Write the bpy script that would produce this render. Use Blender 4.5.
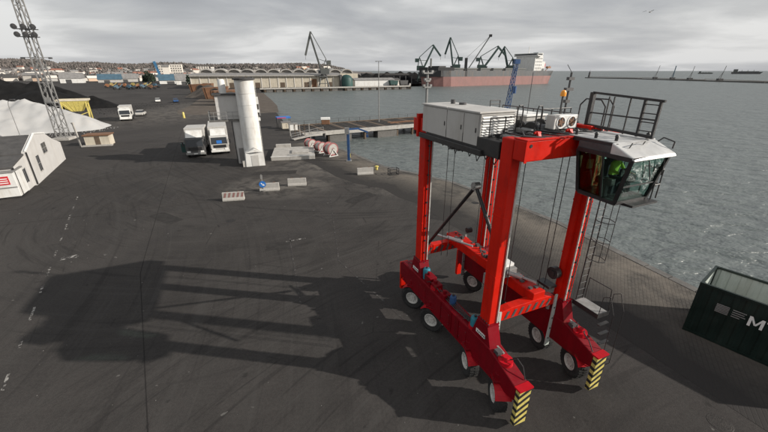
import bpy, bmesh, math, random
import numpy as np
from mathutils import Vector, Matrix, noise
for o in list(bpy.data.objects): bpy.data.objects.remove(o)
scene = bpy.context.scene
R = math.radians
# ------------------------------------------------------------------ camera
cam_d = bpy.data.cameras.new('camera'); cam = bpy.data.objects.new('camera', cam_d)
scene.collection.objects.link(cam); scene.camera = cam
CAM_H = 11.25
cam.location = (0, 0, CAM_H); cam.rotation_euler = (R(90 - 22.3), 0, 0)
cam_d.sensor_width = 36; cam_d.lens = 36 * 354 / 768
cam_d.clip_start = .1; cam_d.clip_end = 60000
# ------------------------------------------------------------------ sky and sun
EL, SDX, SDY = R(25), .989, -.147           # sun elevation, horizontal direction to the sun
AZ = math.atan2(SDX, SDY)                   # clockwise from +Y
world = bpy.data.worlds.new('World'); scene.world = world; world.use_nodes = True
nt = world.node_tree; nt.nodes.clear()
def N(t, ty, **kw):
    n = t.nodes.new(ty)
    for k, v in kw.items():
        if k.startswith('i_'):
            key = k[2:]; key = int(key) if key.isdigit() else key.replace('_', ' ')
            n.inputs[key].default_value = v
        else: setattr(n, k, v)
    return n
def ramp(t, stops, fac=None, interp='LINEAR'):
    n = t.nodes.new('ShaderNodeValToRGB'); n.color_ramp.interpolation = interp
    e = n.color_ramp.elements
    while len(e) < len(stops): e.new(.5)
    for i, (p, c) in enumerate(stops):
        e[i].position = p
        e[i].color = (c, c, c, 1) if isinstance(c, (int, float)) else (*c, 1)
    if fac is not None: t.links.new(fac, n.inputs[0])
    return n
def math_n(t, op, a, b=None, c=None, clamp=False):
    n = t.nodes.new('ShaderNodeMath'); n.operation = op; n.use_clamp = clamp
    for i, v in enumerate((a, b, c)):
        if v is None: continue
        if isinstance(v, (int, float)): n.inputs[i].default_value = v
        else: t.links.new(v, n.inputs[i])
    return n.outputs[0]
def mixc(t, fac, a, b, blend='MIX'):
    n = t.nodes.new('ShaderNodeMix'); n.data_type = 'RGBA'; n.blend_type = blend
    for s, v in ((n.inputs[0], fac), (n.inputs[6], a), (n.inputs[7], b)):
        if isinstance(v, (int, float)): s.default_value = v
        elif isinstance(v, tuple): s.default_value = (*v, 1) if len(v) == 3 else v
        else: t.links.new(v, s)
    return n.outputs[2]
sky = N(nt, 'ShaderNodeTexSky', sky_type='NISHITA', sun_disc=False, sun_elevation=EL, sun_rotation=AZ, air_density=1.4, dust_density=3)
tc = N(nt, 'ShaderNodeTexCoord'); sx = N(nt, 'ShaderNodeSeparateXYZ'); nt.links.new(tc.outputs['Generated'], sx.inputs[0])
zc = math_n(nt, 'MAXIMUM', sx.outputs[2], 0.0); den = math_n(nt, 'ADD', zc, .13)
cx = math_n(nt, 'DIVIDE', sx.outputs[0], den); cy = math_n(nt, 'DIVIDE', sx.outputs[1], den)
cv = N(nt, 'ShaderNodeCombineXYZ'); nt.links.new(cx, cv.inputs[0]); nt.links.new(cy, cv.inputs[1])
mp = N(nt, 'ShaderNodeMapping'); nt.links.new(cv.outputs[0], mp.inputs[0]); mp.inputs['Scale'].default_value = (.62, .70, 1); mp.inputs['Rotation'].default_value = (0, 0, R(12))
n1 = N(nt, 'ShaderNodeTexNoise', i_Scale=.8, i_Detail=8.0, i_Roughness=.52, i_Distortion=.3); nt.links.new(mp.outputs[0], n1.inputs['Vector'])
n2 = N(nt, 'ShaderNodeTexNoise', i_Scale=.33, i_Detail=4.0, i_Roughness=.5); nt.links.new(mp.outputs[0], n2.inputs['Vector'])
cl = math_n(nt, 'ADD', math_n(nt, 'MULTIPLY', n1.outputs[0], .65), math_n(nt, 'MULTIPLY', n2.outputs[0], .45))
cr = ramp(nt, [(.42, (2.45, 2.6, 2.95)), (.50, (3.9, 4.05, 4.35)), (.56, (5.6, 5.7, 5.8)), (.63, (9.4, 9.4, 9.3))], cl)
hz = ramp(nt, [(0, 1.0), (.10, .62), (.28, .2), (.6, 0)], zc)       # lighter deck low down
cloud = mixc(nt, math_n(nt, 'MULTIPLY', hz.outputs[0], .6), cr.outputs[0], (6.6, 6.65, 6.75))
skycol = mixc(nt, .93, sky.outputs[0], cloud)
bg = N(nt, 'ShaderNodeBackground'); bg.inputs[1].default_value = .084
wo = N(nt, 'ShaderNodeOutputWorld'); nt.links.new(skycol, bg.inputs[0]); nt.links.new(bg.outputs[0], wo.inputs[0])
sun_d = bpy.data.lights.new('sun', 'SUN'); sun_d.energy = 5.0; sun_d.angle = R(.6); sun_d.color = (1, .93, .84)
sun = bpy.data.objects.new('sun', sun_d); scene.collection.objects.link(sun)
sun.rotation_euler = Vector((SDX * math.cos(EL), SDY * math.cos(EL), math.sin(EL))).to_track_quat('Z', 'Y').to_euler()
sun.location = (60, -10, 40)
vs = scene.view_settings; vs.view_transform = 'Standard'; vs.look = 'None'; vs.exposure = .2; vs.gamma = 1; vs.use_curve_mapping = False

# ------------------------------------------------------------------ materials
MATS = {}
def paint(name, col, worn_col):
    """machine enamel: faded panels, run-down grime, scuffs and chips"""
    m = bpy.data.materials.new(name); m.use_nodes = True; t = m.node_tree; b = t.nodes['Principled BSDF']; b.inputs['Specular IOR Level'].default_value = .2
    tcn = N(t, 'ShaderNodeTexCoord'); vec = tcn.outputs['Object']
    def nz(sc, det, ro, st=(1, 1, 1), dist=0.):
        mp_ = N(t, 'ShaderNodeMapping'); t.links.new(vec, mp_.inputs[0]); mp_.inputs['Scale'].default_value = st
        n = N(t, 'ShaderNodeTexNoise', i_Scale=sc, i_Detail=det, i_Roughness=ro, i_Distortion=dist); t.links.new(mp_.outputs[0], n.inputs['Vector']); return n.outputs[0]
    c = ramp(t, [(.3, tuple(v * .82 for v in col)), (.7, tuple(min(1, v * 1.15) for v in col))], nz(.8, 4, .6)).outputs[0]
    c = mixc(t, ramp(t, [(.50, 0), (.72, .7)], nz(2.2, 8, .7, (1, 1, .14), .3)).outputs[0], c, worn_col)
    c = mixc(t, ramp(t, [(.56, 0), (.70, .65)], nz(5., 8, .75, (1, 1, .10), .2)).outputs[0], c, (.05, .012, .008))
    c = mixc(t, ramp(t, [(.60, 0), (.64, .5)], nz(1.1, 9, .8)).outputs[0], c, (.10, .045, .03))
    c = mixc(t, ramp(t, [(.685, 0), (.70, .8)], nz(11., 5, .65)).outputs[0], c, (.035, .02, .016))
    t.links.new(c, b.inputs['Base Color']); t.links.new(ramp(t, [(.3, .34), (.7, .62)], nz(3., 6, .7)).outputs[0], b.inputs['Roughness'])
    bp = N(t, 'ShaderNodeBump', i_Strength=.12, i_Distance=.02); t.links.new(nz(1.6, 4, .6), bp.inputs['Height']); t.links.new(bp.outputs[0], b.inputs['Normal']); MATS[name] = m
def mat(name, col, rough=.6, metal=0., var=.18, scale=3., bump=0., dirt=None, dirt_amt=.4, spec=.5, streak=False, fine=0):
    m = bpy.data.materials.new(name); m.use_nodes = True; t = m.node_tree
    b = t.nodes['Principled BSDF']; b.inputs['Roughness'].default_value = rough; b.inputs['Metallic'].default_value = metal
    b.inputs['Specular IOR Level'].default_value = spec
    tcn = N(t, 'ShaderNodeTexCoord'); vec = tcn.outputs['Object']
    if streak:
        mpn = N(t, 'ShaderNodeMapping'); t.links.new(vec, mpn.inputs[0]); mpn.inputs['Scale'].default_value = (1, 1, .18); vec2 = mpn.outputs[0]
    else: vec2 = vec
    no = N(t, 'ShaderNodeTexNoise', i_Scale=scale, i_Detail=6., i_Roughness=.62); t.links.new(vec, no.inputs['Vector'])
    lo = tuple(c * (1 - var) for c in col); hi = tuple(min(1, c * (1 + var)) for c in col)
    base = ramp(t, [(.3, lo), (.7, hi)], no.outputs[0]).outputs[0]
    if dirt:
        nd = N(t, 'ShaderNodeTexNoise', i_Scale=scale * .7 + .3, i_Detail=8., i_Roughness=.72); t.links.new(vec2, nd.inputs['Vector'])
        f = ramp(t, [(.48, 0), (.72, dirt_amt)], nd.outputs[0]).outputs[0]
        base = mixc(t, f, base, dirt)
    t.links.new(base, b.inputs['Base Color'])
    rr = ramp(t, [(.3, max(0, rough - .1)), (.75, min(1, rough + .12))], no.outputs[0]); t.links.new(rr.outputs[0], b.inputs['Roughness'])
    if bump:
        nb = N(t, 'ShaderNodeTexNoise', i_Scale=fine or scale * 6, i_Detail=5.); t.links.new(tcn.outputs['Object'], nb.inputs['Vector'])
        bp = N(t, 'ShaderNodeBump', i_Strength=bump, i_Distance=.05); t.links.new(nb.outputs[0], bp.inputs['Height']); t.links.new(bp.outputs[0], b.inputs['Normal'])
    MATS[name] = m; return m
paint('orange_paint', (.52, .011, .003), (.33, .006, .003))
paint('crimson_paint', (.17, .0015, .007), (.10, .0015, .005))
mat('grey_panel', (.43, .42, .40), .5, var=.06, scale=1.2, dirt=(.24, .21, .17), dirt_amt=.5, streak=True)
mat('silver', (.55, .55, .54), .38, metal=.35, var=.1, scale=1.5, dirt=(.2, .18, .16), dirt_amt=.4)
mat('black_steel', (.018, .018, .019), .5, var=.3, scale=4, dirt=(.06, .05, .045), dirt_amt=.4)
mat('dark_grey', (.06, .06, .062), .55, var=.3, scale=3, dirt=(.12, .1, .08), dirt_amt=.4)
mat('mid_grey', (.22, .22, .215), .55, var=.2, scale=3, dirt=(.1, .085, .07), dirt_amt=.5)
mat('steel', (.42, .42, .41), .35, metal=.7, var=.15, scale=4)
mat('rubber', (.014, .014, .014), .85, var=.35, scale=5, bump=.3, dirt=(.06, .055, .05), dirt_amt=.5)
mat('rim_white', (.50, .49, .46), .6, var=.15, scale=4, dirt=(.14, .11, .09), dirt_amt=.7)
mat('teal', (.02, .17, .23), .45, var=.15, scale=3)
mat('blue_paint', (.018, .065, .18), .5, var=.2, scale=2, dirt=(.05, .05, .06), dirt_amt=.4)
mat('conveyor_blue', (.03, .12, .23), .6, var=.2, scale=.3)
mat('far_blue', (.05, .10, .14), .6, var=.2, scale=.3)
mat('yellow', (.56, .47, .13), .5, var=.15, scale=4, dirt=(.12, .1, .05), dirt_amt=.5)
mat('white_paint', (.62, .62, .60), .55, var=.08, scale=1.2, dirt=(.34, .29, .23), dirt_amt=.6, streak=True)
mat('wall_white', (.48, .47, .455), .8, var=.06, scale=.8, dirt=(.40, .37, .33), dirt_amt=.4, streak=True, bump=.1)
mat('cream', (.50, .455, .37), .8, var=.12, scale=.6, dirt=(.25, .2, .13), dirt_amt=.5, streak=True)
mat('roof_dark', (.055, .053, .052), .85, var=.3, scale=1.2, bump=.25)
mat('roof_grey', (.20, .195, .19), .85, var=.2, scale=.5, dirt=(.1, .09, .08), dirt_amt=.5)
mat('roof_red', (.23, .10, .07), .85, var=.3, scale=.4)
mat('concrete', (.36, .345, .32), .85, var=.18, scale=1.5, bump=.3, dirt=(.14, .125, .11), dirt_amt=.6)
mat('concrete_dark', (.13, .125, .118), .9, spec=.2, var=.3, scale=.8, bump=.3, dirt=(.05, .047, .044), dirt_amt=.6)
mat('timber', (.10, .072, .05), .85, var=.35, scale=2, bump=.3)
mat('rust', (.17, .085, .045), .85, var=.35, scale=.6, bump=.3, dirt=(.07, .04, .03), dirt_amt=.6)
mat('red_paint', (.5, .03, .04), .5, var=.15, scale=2, dirt=(.2, .05, .04), dirt_amt=.4); paint('crimson_lit', (.42, .006, .014), (.25, .004, .01))  # last one: brighter crimson, sunlight on guards and steering heads put into the colour
mat('reel_red', (.26, .085, .085), .6, var=.25, scale=2, dirt=(.2, .1, .09), dirt_amt=.4)
mat('coal', (.0085, .0084, .0085), .95, spec=.15, var=.5, scale=.35, bump=.8, fine=3)
mat('salt', (.37, .37, .365), .85, var=.05, scale=.15, bump=.35, fine=1.2, dirt=(.42, .38, .34), dirt_amt=.3)
mat('brown_earth', (.10, .086, .074), .95, spec=.1, var=.3, scale=.4, bump=.5, fine=2)
mat('container_green', (.003, .012, .009), .45, var=.3, scale=1.2, dirt=(.02, .026, .02), dirt_amt=.5, streak=True)
mat('container_inside', (.40, .44, .41), .7, var=.1, scale=1, dirt=(.28, .28, .24), dirt_amt=.5, streak=True)
mat('print_white', (.72, .72, .70), .6, var=.08, scale=4)
mat('hull_pink', (.23, .12, .11), .7, var=.2, scale=.12, dirt=(.2, .10, .08), dirt_amt=.75, streak=True)
mat('hull_dark', (.075, .08, .085), .6, var=.25, scale=.12, dirt=(.17, .12, .09), dirt_amt=.7, streak=True)
mat('hull_black', (.018, .018, .02), .6, var=.3, scale=.1)
mat('crane_green', (.028, .055, .049), .6, var=.2, scale=.2)
mat('crane_grey', (.10, .105, .10), .6, var=.2, scale=.2)
mat('dark_green', (.01, .05, .045), .6, var=.3, scale=.2)
mat('orange_mach', (.25, .11, .05), .6, var=.2, scale=.4)
mat('far_yellow', (.30, .24, .08), .7, var=.3, scale=.4)
mat('amber', (.8, .3, .02), .3, var=.05)
mat('skin', (.5, .3, .22), .6, var=.05)
mat('hi_vis', (.42, .62, .05), .7, var=.1, scale=6)
mat('hi_vis_orange', (.75, .16, .03), .7, var=.1, scale=6)
mat('dark_cloth', (.02, .025, .035), .85, var=.2, scale=8)
mat('blue_sign', (.02, .14, .45), .5, var=.05)
mat('bark', (.06, .05, .042), .9, var=.3, scale=2)
mat('evergreen', (.02, .034, .02), .9, var=.4, scale=.4)
mat('winter_wood', (.115, .10, .092), .95, var=.5, scale=.05)  # base lightened so the distance haze sits in the colour
mat('winter_wood_dark', (.06, .057, .052), .95, var=.5, scale=.05)
mat('patch_asphalt', (.035, .033, .032), .9, spec=.1, var=.3, scale=2, bump=.3, fine=30)
mat('patch_pale', (.05, .047, .0445), .9, spec=.1, var=.3, scale=2, bump=.3, fine=30)
mat('iron', (.035, .032, .03), .6, metal=.6, var=.3, scale=8, bump=.3)
mat('plaster_pale', (.62, .58, .52), .85, var=.1, scale=.1)
mat('plaster_warm', (.52, .38, .28), .85, var=.12, scale=.1)
mat('feather', (.35, .35, .36), .8, var=.2, scale=6)
mat('window_dark', (.03, .034, .04), .15, var=.2, scale=2)
mat('sett_bed', (.027, .0255, .025), .95, spec=.05)
def glass_mat(name, tint, rough=.02):
    m = bpy.data.materials.new(name); m.use_nodes = True; t = m.node_tree; t.nodes.clear()
    out = N(t, 'ShaderNodeOutputMaterial'); tr = N(t, 'ShaderNodeBsdfTransparent'); tr.inputs[0].default_value = (*tint, 1)
    gl = N(t, 'ShaderNodeBsdfGlossy'); gl.inputs['Roughness'].default_value = rough; gl.inputs[0].default_value = (.9, .95, .95, 1)
    fr = N(t, 'ShaderNodeFresnel'); fr.inputs[0].default_value = 1.5
    f = math_n(t, 'MULTIPLY_ADD', fr.outputs[0], .14, .01)
    mx = N(t, 'ShaderNodeMixShader'); t.links.new(f, mx.inputs[0]); t.links.new(tr.outputs[0], mx.inputs[1]); t.links.new(gl.outputs[0], mx.inputs[2]); t.links.new(mx.outputs[0], out.inputs[0])
    MATS[name] = m
glass_mat('cab_glass', (.72, .82, .79)); glass_mat('cab_glass_brown', (.56, .52, .36))

# ------------------------------------------------------------------ mesh helpers
COL = scene.collection
class MB:
    def __init__(s): s.v = []; s.f = []; s.n = 0
    def add(s, vs, fs):
        n = len(s.v); s.v += [tuple(p) for p in vs]; s.f += [tuple(i + n for i in f) for f in fs]; return s
    def box(s, x0, x1, y0, y1, z0, z1):
        return s.add([(x0, y0, z0), (x1, y0, z0), (x1, y1, z0), (x0, y1, z0), (x0, y0, z1), (x1, y0, z1), (x1, y1, z1), (x0, y1, z1)],
                     [(0, 3, 2, 1), (4, 5, 6, 7), (0, 1, 5, 4), (1, 2, 6, 5), (2, 3, 7, 6), (3, 0, 4, 7)])
    def prism(s, poly, axis, a, b):
        """extrude polygon (u,v) along axis from a to b; axis 0: (y,z), 1: (x,z), 2: (x,y)"""
        def P(u, v, t): return (t, u, v) if axis == 0 else (u, t, v) if axis == 1 else (u, v, t)
        n = len(poly); area = sum(poly[i][0] * poly[(i + 1) % n][1] - poly[(i + 1) % n][0] * poly[i][1] for i in range(n))
        q = list(poly) if area > 0 else list(poly)[::-1]
        fl = (axis == 1)
        vs = [P(u, v, a) for u, v in q] + [P(u, v, b) for u, v in q]
        fs = [tuple(range(n))[::-1], tuple(range(n, 2 * n))] + [(i, (i + 1) % n, n + (i + 1) % n, n + i) for i in range(n)]
        if (b < a) != fl: fs = [f[::-1] for f in fs]
        return s.add(vs, fs)
    def bar(s, p, q, w, h=None, up=(0, 0, 1)):
        h = h or w; p = Vector(p); q = Vector(q); d = (q - p).normalized(); u = Vector(up)
        if abs(d.dot(u)) > .98: u = Vector((0, 1, 0))
        a = d.cross(u).normalized() * w / 2; b = a.cross(d).normalized() * h / 2
        vs = [p - a - b, p + a - b, p + a + b, p - a + b, q - a - b, q + a - b, q + a + b, q - a + b]
        return s.add(vs, [(0, 1, 2, 3), (7, 6, 5, 4), (4, 5, 1, 0), (5, 6, 2, 1), (6, 7, 3, 2), (7, 4, 0, 3)])
    def cyl(s, p, q, r0, r1=None, n=12):
        r1 = r0 if r1 is None else r1; p = Vector(p); q = Vector(q); d = (q - p).normalized()
        u = Vector((0, 0, 1)) if abs(d.z) < .9 else Vector((1, 0, 0)); a = d.cross(u).normalized(); b = d.cross(a)
        vs = []
        for c, r in ((p, r0), (q, r1)):
            for i in range(n):
                t = 2 * math.pi * i / n; vs.append(c + a * (r * math.cos(t)) + b * (r * math.sin(t)))
        fs = [(i, n + i, n + (i + 1) % n, (i + 1) % n) for i in range(n)] + [tuple(range(n)), tuple(range(2 * n - 1, n - 1, -1))]
        return s.add(vs, fs)
    def tube(s, pts, r, n=6):
        for i in range(len(pts) - 1): s.cyl(pts[i], pts[i + 1], r, n=n)
        return s
    def lathe(s, prof, c=(0, 0, 0), axis='z', n=24):
        """profile [(r, h)] revolved round axis through c"""
        vs = []; m = len(prof)
        for i in range(n):
            t = 2 * math.pi * i / n; ct, st = math.cos(t), math.sin(t)
            for r, h in prof:
                p = (r * ct, r * st, h) if axis == 'z' else (r * ct, h, r * st) if axis == 'y' else (h, r * ct, r * st)
                vs.append((p[0] + c[0], p[1] + c[1], p[2] + c[2]))
        fs = []
        for i in range(n):
            j = (i + 1) % n
            for k in range(m - 1):
                f = (i * m + k, j * m + k, j * m + k + 1, i * m + k + 1); fs.append(f if axis != 'y' else f[::-1])
        return s.add(vs, fs)
    def build(s, name, material, parent=None, smooth=False, bevel=0):
        me = bpy.data.meshes.new(name); me.from_pydata(s.v, [], s.f); me.update()
        me.materials.append(MATS[material] if isinstance(material, str) else material)
        if smooth:
            for p in me.polygons: p.use_smooth = True
            try: me.set_sharp_from_angle(angle=R(38))
            except Exception: pass
        o = bpy.data.objects.new(name, me); COL.objects.link(o)
        if parent: o.parent = parent
        if bevel:
            bv = o.modifiers.new('bevel', 'BEVEL'); bv.width = bevel; bv.segments = 2; bv.limit_method = 'ANGLE'
        return o
def tag(o, label=None, cat=None, group=None, kind=None):
    if label: o['label'] = label
    if cat: o['category'] = cat
    if group: o['group'] = group
    if kind: o['kind'] = kind
    return o
def empty(name, loc, rz=0, label=None, cat=None, group=None):
    o = bpy.data.objects.new(name, None); COL.objects.link(o); o.location = loc; o.rotation_euler = (0, 0, rz); o.empty_display_size = .3
    return tag(o, label, cat, group)
def kids(o): return [c for c in bpy.data.objects if c.parent == o]
def copy_tree(o, loc=None, rz=None, parent=None, label=None):
    c = o.copy(); COL.objects.link(c); c.parent = parent
    if loc is not None: c.location = loc
    if rz is not None: c.rotation_euler = (0, 0, rz)
    if label: c['label'] = label
    for k in kids(o): copy_tree(k, parent=c)
    return c
rnd = random.Random(7)
# ================================================================== SETTING
WATER_Z = -2.2
EDGE = [(32.0, -17.0), (20.3, 10.2), (17.5, 16.6), (15.6, 22.0), (14.1, 26.2), (12.1, 29.9), (9.7, 33.8), (7.6, 37.2), (4.8, 40.0), (2.0, 42.3),
        (.1, 44.2), (-2.65, 48.7), (-5.1, 52.7), (-9.0, 58.2), (-12.5, 62.5)]
PIER_ROOT_F, PIER_ROOT_B = (-15.8, 69.4), (-21.0, 79.0)
SHORE = [PIER_ROOT_F, PIER_ROOT_B, (-40, 130), (-62, 190), (-83, 251)]
FARQ = [(-83, 251), (-31, 274), (20, 299), (25, 367), (183, 462)]
LAND = EDGE + SHORE + FARQ[1:] + [(160, 500), (-100, 640), (-300, 900), (-1700, 2600), (-4200, 2400), (-4200, -300), (60, -300)]
def asphalt_material():
    m = bpy.data.materials.new('asphalt'); m.use_nodes = True; t = m.node_tree; b = t.nodes['Principled BSDF']
    ge = N(t, 'ShaderNodeNewGeometry'); pos = ge.outputs['Position']
    def noise_n(sc, det=5., ro=.6, dist=0., vec=pos):
        n = N(t, 'ShaderNodeTexNoise', i_Scale=sc, i_Detail=det, i_Roughness=ro, i_Distortion=dist); t.links.new(vec, n.inputs['Vector']); return n.outputs[0]
    big = noise_n(.045, 6, .6, .6); mid = noise_n(.35, 7, .65); fine = noise_n(9, 4, .7); grit = noise_n(45, 2, .6)
    c = ramp(t, [(.3, (.033, .0308, .030)), (.5, (.0455, .0427, .0415)), (.72, (.061, .0575, .055))], big).outputs[0]
    c = mixc(t, .55, c, ramp(t, [(.3, (.6, .6, .6)), (.7, (1.3, 1.28, 1.26))], mid).outputs[0], 'MULTIPLY')
    c = mixc(t, .5, c, ramp(t, [(.3, (.7, .7, .7)), (.7, (1.35, 1.34, 1.32))], fine).outputs[0], 'MULTIPLY')
    c = mixc(t, .6, c, ramp(t, [(.3, (.6, .6, .6)), (.7, (1.45, 1.44, 1.42))], grit).outputs[0], 'MULTIPLY')
    # worn wheel tracks: broken arcs of wide radius and streaks along the road
    for cen, rad, sc, seed in (((-4, 62), 30, .36, 0), ((16, -4), 24, .42, 5), ((-60, 0), 52, .32, 9), ((-14, 34), 15, .34, 13)):
        sp = N(t, 'ShaderNodeSeparateXYZ'); t.links.new(pos, sp.inputs[0])
        dx = math_n(t, 'SUBTRACT', sp.outputs[0], cen[0]); dy = math_n(t, 'SUBTRACT', sp.outputs[1], cen[1])
        rr = math_n(t, 'SQRT', math_n(t, 'ADD', math_n(t, 'MULTIPLY', dx, dx), math_n(t, 'MULTIPLY', dy, dy)))
        an = math_n(t, 'ARCTAN2', dy, dx)
        cb = N(t, 'ShaderNodeCombineXYZ'); t.links.new(math_n(t, 'MULTIPLY', rr, 1.9), cb.inputs[0]); t.links.new(math_n(t, 'MULTIPLY', an, 2.2), cb.inputs[1]); cb.inputs[2].default_value = seed
        st = noise_n(1., 3, .7, .15, cb.outputs[0])
        band = ramp(t, [(0, 0), (.35, 1), (.65, 1), (1, 0)], math_n(t, 'MULTIPLY_ADD', math_n(t, 'SUBTRACT', rr, rad), 1 / 28, .5)).outputs[0]
        f = math_n(t, 'MULTIPLY', ramp(t, [(.56, 0), (.66, sc)], st).outputs[0], band)
        c = mixc(t, f, c, (.060, .057, .0545)); f2 = math_n(t, 'MULTIPLY', ramp(t, [(.34, sc * 1.2), (.44, 0)], st).outputs[0], band)
        c = mixc(t, f2, c, (.019, .018, .018))
    mpn = N(t, 'ShaderNodeMapping'); t.links.new(pos, mpn.inputs[0]); mpn.inputs['Rotation'].default_value = (0, 0, R(-31)); mpn.inputs['Scale'].default_value = (1.1, .035, 1)
    st = noise_n(1., 4, .6, .1, mpn.outputs[0]); c = mixc(t, ramp(t, [(.5, 0), (.7, .32)], st).outputs[0], c, (.053, .0505, .048))
    oil = noise_n(.8, 5, .6, .4); c = mixc(t, ramp(t, [(.66, 0), (.71, .6)], oil).outputs[0], c, (.016, .0155, .015))
    spk = noise_n(2.2, 2, .5); c = mixc(t, ramp(t, [(.735, 0), (.76, .5)], spk).outputs[0], c, (.17, .165, .155))
    crk = N(t, 'ShaderNodeTexVoronoi', feature='DISTANCE_TO_EDGE', i_Scale=.13); t.links.new(mixc(t, .06, pos, N(t, 'ShaderNodeTexNoise', i_Scale=1.).outputs[1], 'ADD'), crk.inputs['Vector'])
    c = mixc(t, math_n(t, 'MULTIPLY', ramp(t, [(0, .7), (.006, 0)], crk.outputs[0]).outputs[0], ramp(t, [(.5, 0), (.6, 1)], mid).outputs[0]), c, (.018, .018, .018))
    # pale dust blown together near the basin corner and along the barriers
    sp = N(t, 'ShaderNodeSeparateXYZ'); t.links.new(pos, sp.inputs[0]); du = None
    for (cx_, cy_, rx_, ry_) in ((-5, 45, 13, 8), (-11, 36, 7, 5), (4, 37, 8, 6), (-58, 120, 22, 50)):
        ex_ = math_n(t, 'DIVIDE', math_n(t, 'SUBTRACT', sp.outputs[0], cx_), rx_); ey_ = math_n(t, 'DIVIDE', math_n(t, 'SUBTRACT', sp.outputs[1], cy_), ry_)
        v_ = math_n(t, 'SUBTRACT', 1., math_n(t, 'ADD', math_n(t, 'MULTIPLY', ex_, ex_), math_n(t, 'MULTIPLY', ey_, ey_)), clamp=True); du = v_ if du is None else math_n(t, 'MAXIMUM', du, v_)
    dn = noise_n(.55, 8, .7, .8); c = mixc(t, math_n(t, 'MULTIPLY', du, ramp(t, [(.40, 0), (.58, .9)], dn).outputs[0]), c, (.125, .115, .103))
    t.links.new(c, b.inputs['Base Color'])
    t.links.new(ramp(t, [(.35, .72), (.7, .95)], mid).outputs[0], b.inputs['Roughness']); b.inputs['Specular IOR Level'].default_value = .1
    bp = N(t, 'ShaderNodeBump', i_Strength=.35, i_Distance=.02); t.links.new(math_n(t, 'ADD', grit, math_n(t, 'MULTIPLY', fine, 1.5)), bp.inputs['Height']); t.links.new(bp.outputs[0], b.inputs['Normal'])
    MATS['asphalt'] = m
asphalt_material()
def sett_material():
    m = bpy.data.materials.new('setts'); m.use_nodes = True; t = m.node_tree; b = t.nodes['Principled BSDF']
    tcn = N(t, 'ShaderNodeTexCoord'); mpn = N(t, 'ShaderNodeMapping'); t.links.new(tcn.outputs['Object'], mpn.inputs[0]); mpn.inputs['Rotation'].default_value = (0, 0, R(66.4 + 55))
    br = N(t, 'ShaderNodeTexBrick', i_Scale=1., i_Mortar_Size=.022, i_Brick_Width=.34, i_Row_Height=.17, i_Mortar_Smooth=.4); t.links.new(mpn.outputs[0], br.inputs['Vector'])
    br.inputs['Color1'].default_value = (.070, .066, .061, 1); br.inputs['Color2'].default_value = (.085, .080, .073, 1); br.inputs['Mortar'].default_value = (.048, .045, .042, 1)
    n1 = N(t, 'ShaderNodeTexNoise', i_Scale=.3, i_Detail=7., i_Roughness=.65, i_Distortion=.5); t.links.new(tcn.outputs['Object'], n1.inputs['Vector'])
    n2 = N(t, 'ShaderNodeTexNoise', i_Scale=2.5, i_Detail=5., i_Roughness=.7); t.links.new(tcn.outputs['Object'], n2.inputs['Vector'])
    c = mixc(t, ramp(t, [(.38, 0), (.6, .75)], n1.outputs[0]).outputs[0], br.outputs[0], (.165, .147, .126))
    c = mixc(t, ramp(t, [(.28, .7), (.44, 0)], n1.outputs[0]).outputs[0], c, (.045, .043, .041))
    c = mixc(t, .5, c, ramp(t, [(.3, (.65, .65, .65)), (.7, (1.3, 1.28, 1.25))], n2.outputs[0]).outputs[0], 'MULTIPLY')
    ca = N(t, 'ShaderNodeVertexColor', layer_name='across'); sc_ = N(t, 'ShaderNodeSeparateColor'); t.links.new(ca.outputs[0], sc_.inputs[0])
    edge = math_n(t, 'ADD', sc_.outputs[0], math_n(t, 'MULTIPLY_ADD', n1.outputs[0], 1.1, -.55))
    c = mixc(t, ramp(t, [(.35, 0), (.8, 1)], edge).outputs[0], c, (.038, .0358, .0345))
    t.links.new(c, b.inputs['Base Color']); b.inputs['Roughness'].default_value = .9; b.inputs['Specular IOR Level'].default_value = .1
    bp = N(t, 'ShaderNodeBump', i_Strength=.4, i_Distance=.02); t.links.new(math_n(t, 'MULTIPLY_ADD', br.outputs['Fac'], -1., n2.outputs[0]), bp.inputs['Height']); t.links.new(bp.outputs[0], b.inputs['Normal'])
    MATS['setts'] = m
sett_material()
def water_material():
    m = bpy.data.materials.new('sea_water'); m.use_nodes = True; t = m.node_tree; b = t.nodes['Principled BSDF']
    b.inputs['Base Color'].default_value = (.112, .128, .126, 1); b.inputs['Roughness'].default_value = .34; b.inputs['IOR'].default_value = 1.33
    ge = N(t, 'ShaderNodeNewGeometry')
    hs = None
    for sc, rot, stx, amp, det in ((.11, 20, .55, 1.0, 3.), (.42, -28, .34, .95, 3.), (1.25, -15, .4, .6, 3.), (4.2, 10, .6, .12, 2.)):
        mpn = N(t, 'ShaderNodeMapping'); t.links.new(ge.outputs['Position'], mpn.inputs[0]); mpn.inputs['Rotation'].default_value = (0, 0, R(rot)); mpn.inputs['Scale'].default_value = (stx, 1, 1)
        n = N(t, 'ShaderNodeTexNoise', i_Scale=sc, i_Detail=det, i_Roughness=.42, i_Distortion=.2); t.links.new(mpn.outputs[0], n.inputs['Vector'])
        h = math_n(t, 'MULTIPLY', n.outputs[0], amp); hs = h if hs is None else math_n(t, 'ADD', hs, h)
    bp = N(t, 'ShaderNodeBump', i_Strength=1., i_Distance=.92); t.links.new(hs, bp.inputs['Height']); t.links.new(bp.outputs[0], b.inputs['Normal'])
    MATS['sea_water'] = m
water_material()
tag(MB().add([(-40000, -3000, WATER_Z), (40000, -3000, WATER_Z), (40000, 45000, WATER_Z), (-40000, 45000, WATER_Z)], [(0, 1, 2, 3)]).build('sea', 'sea_water'), kind='structure')
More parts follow.
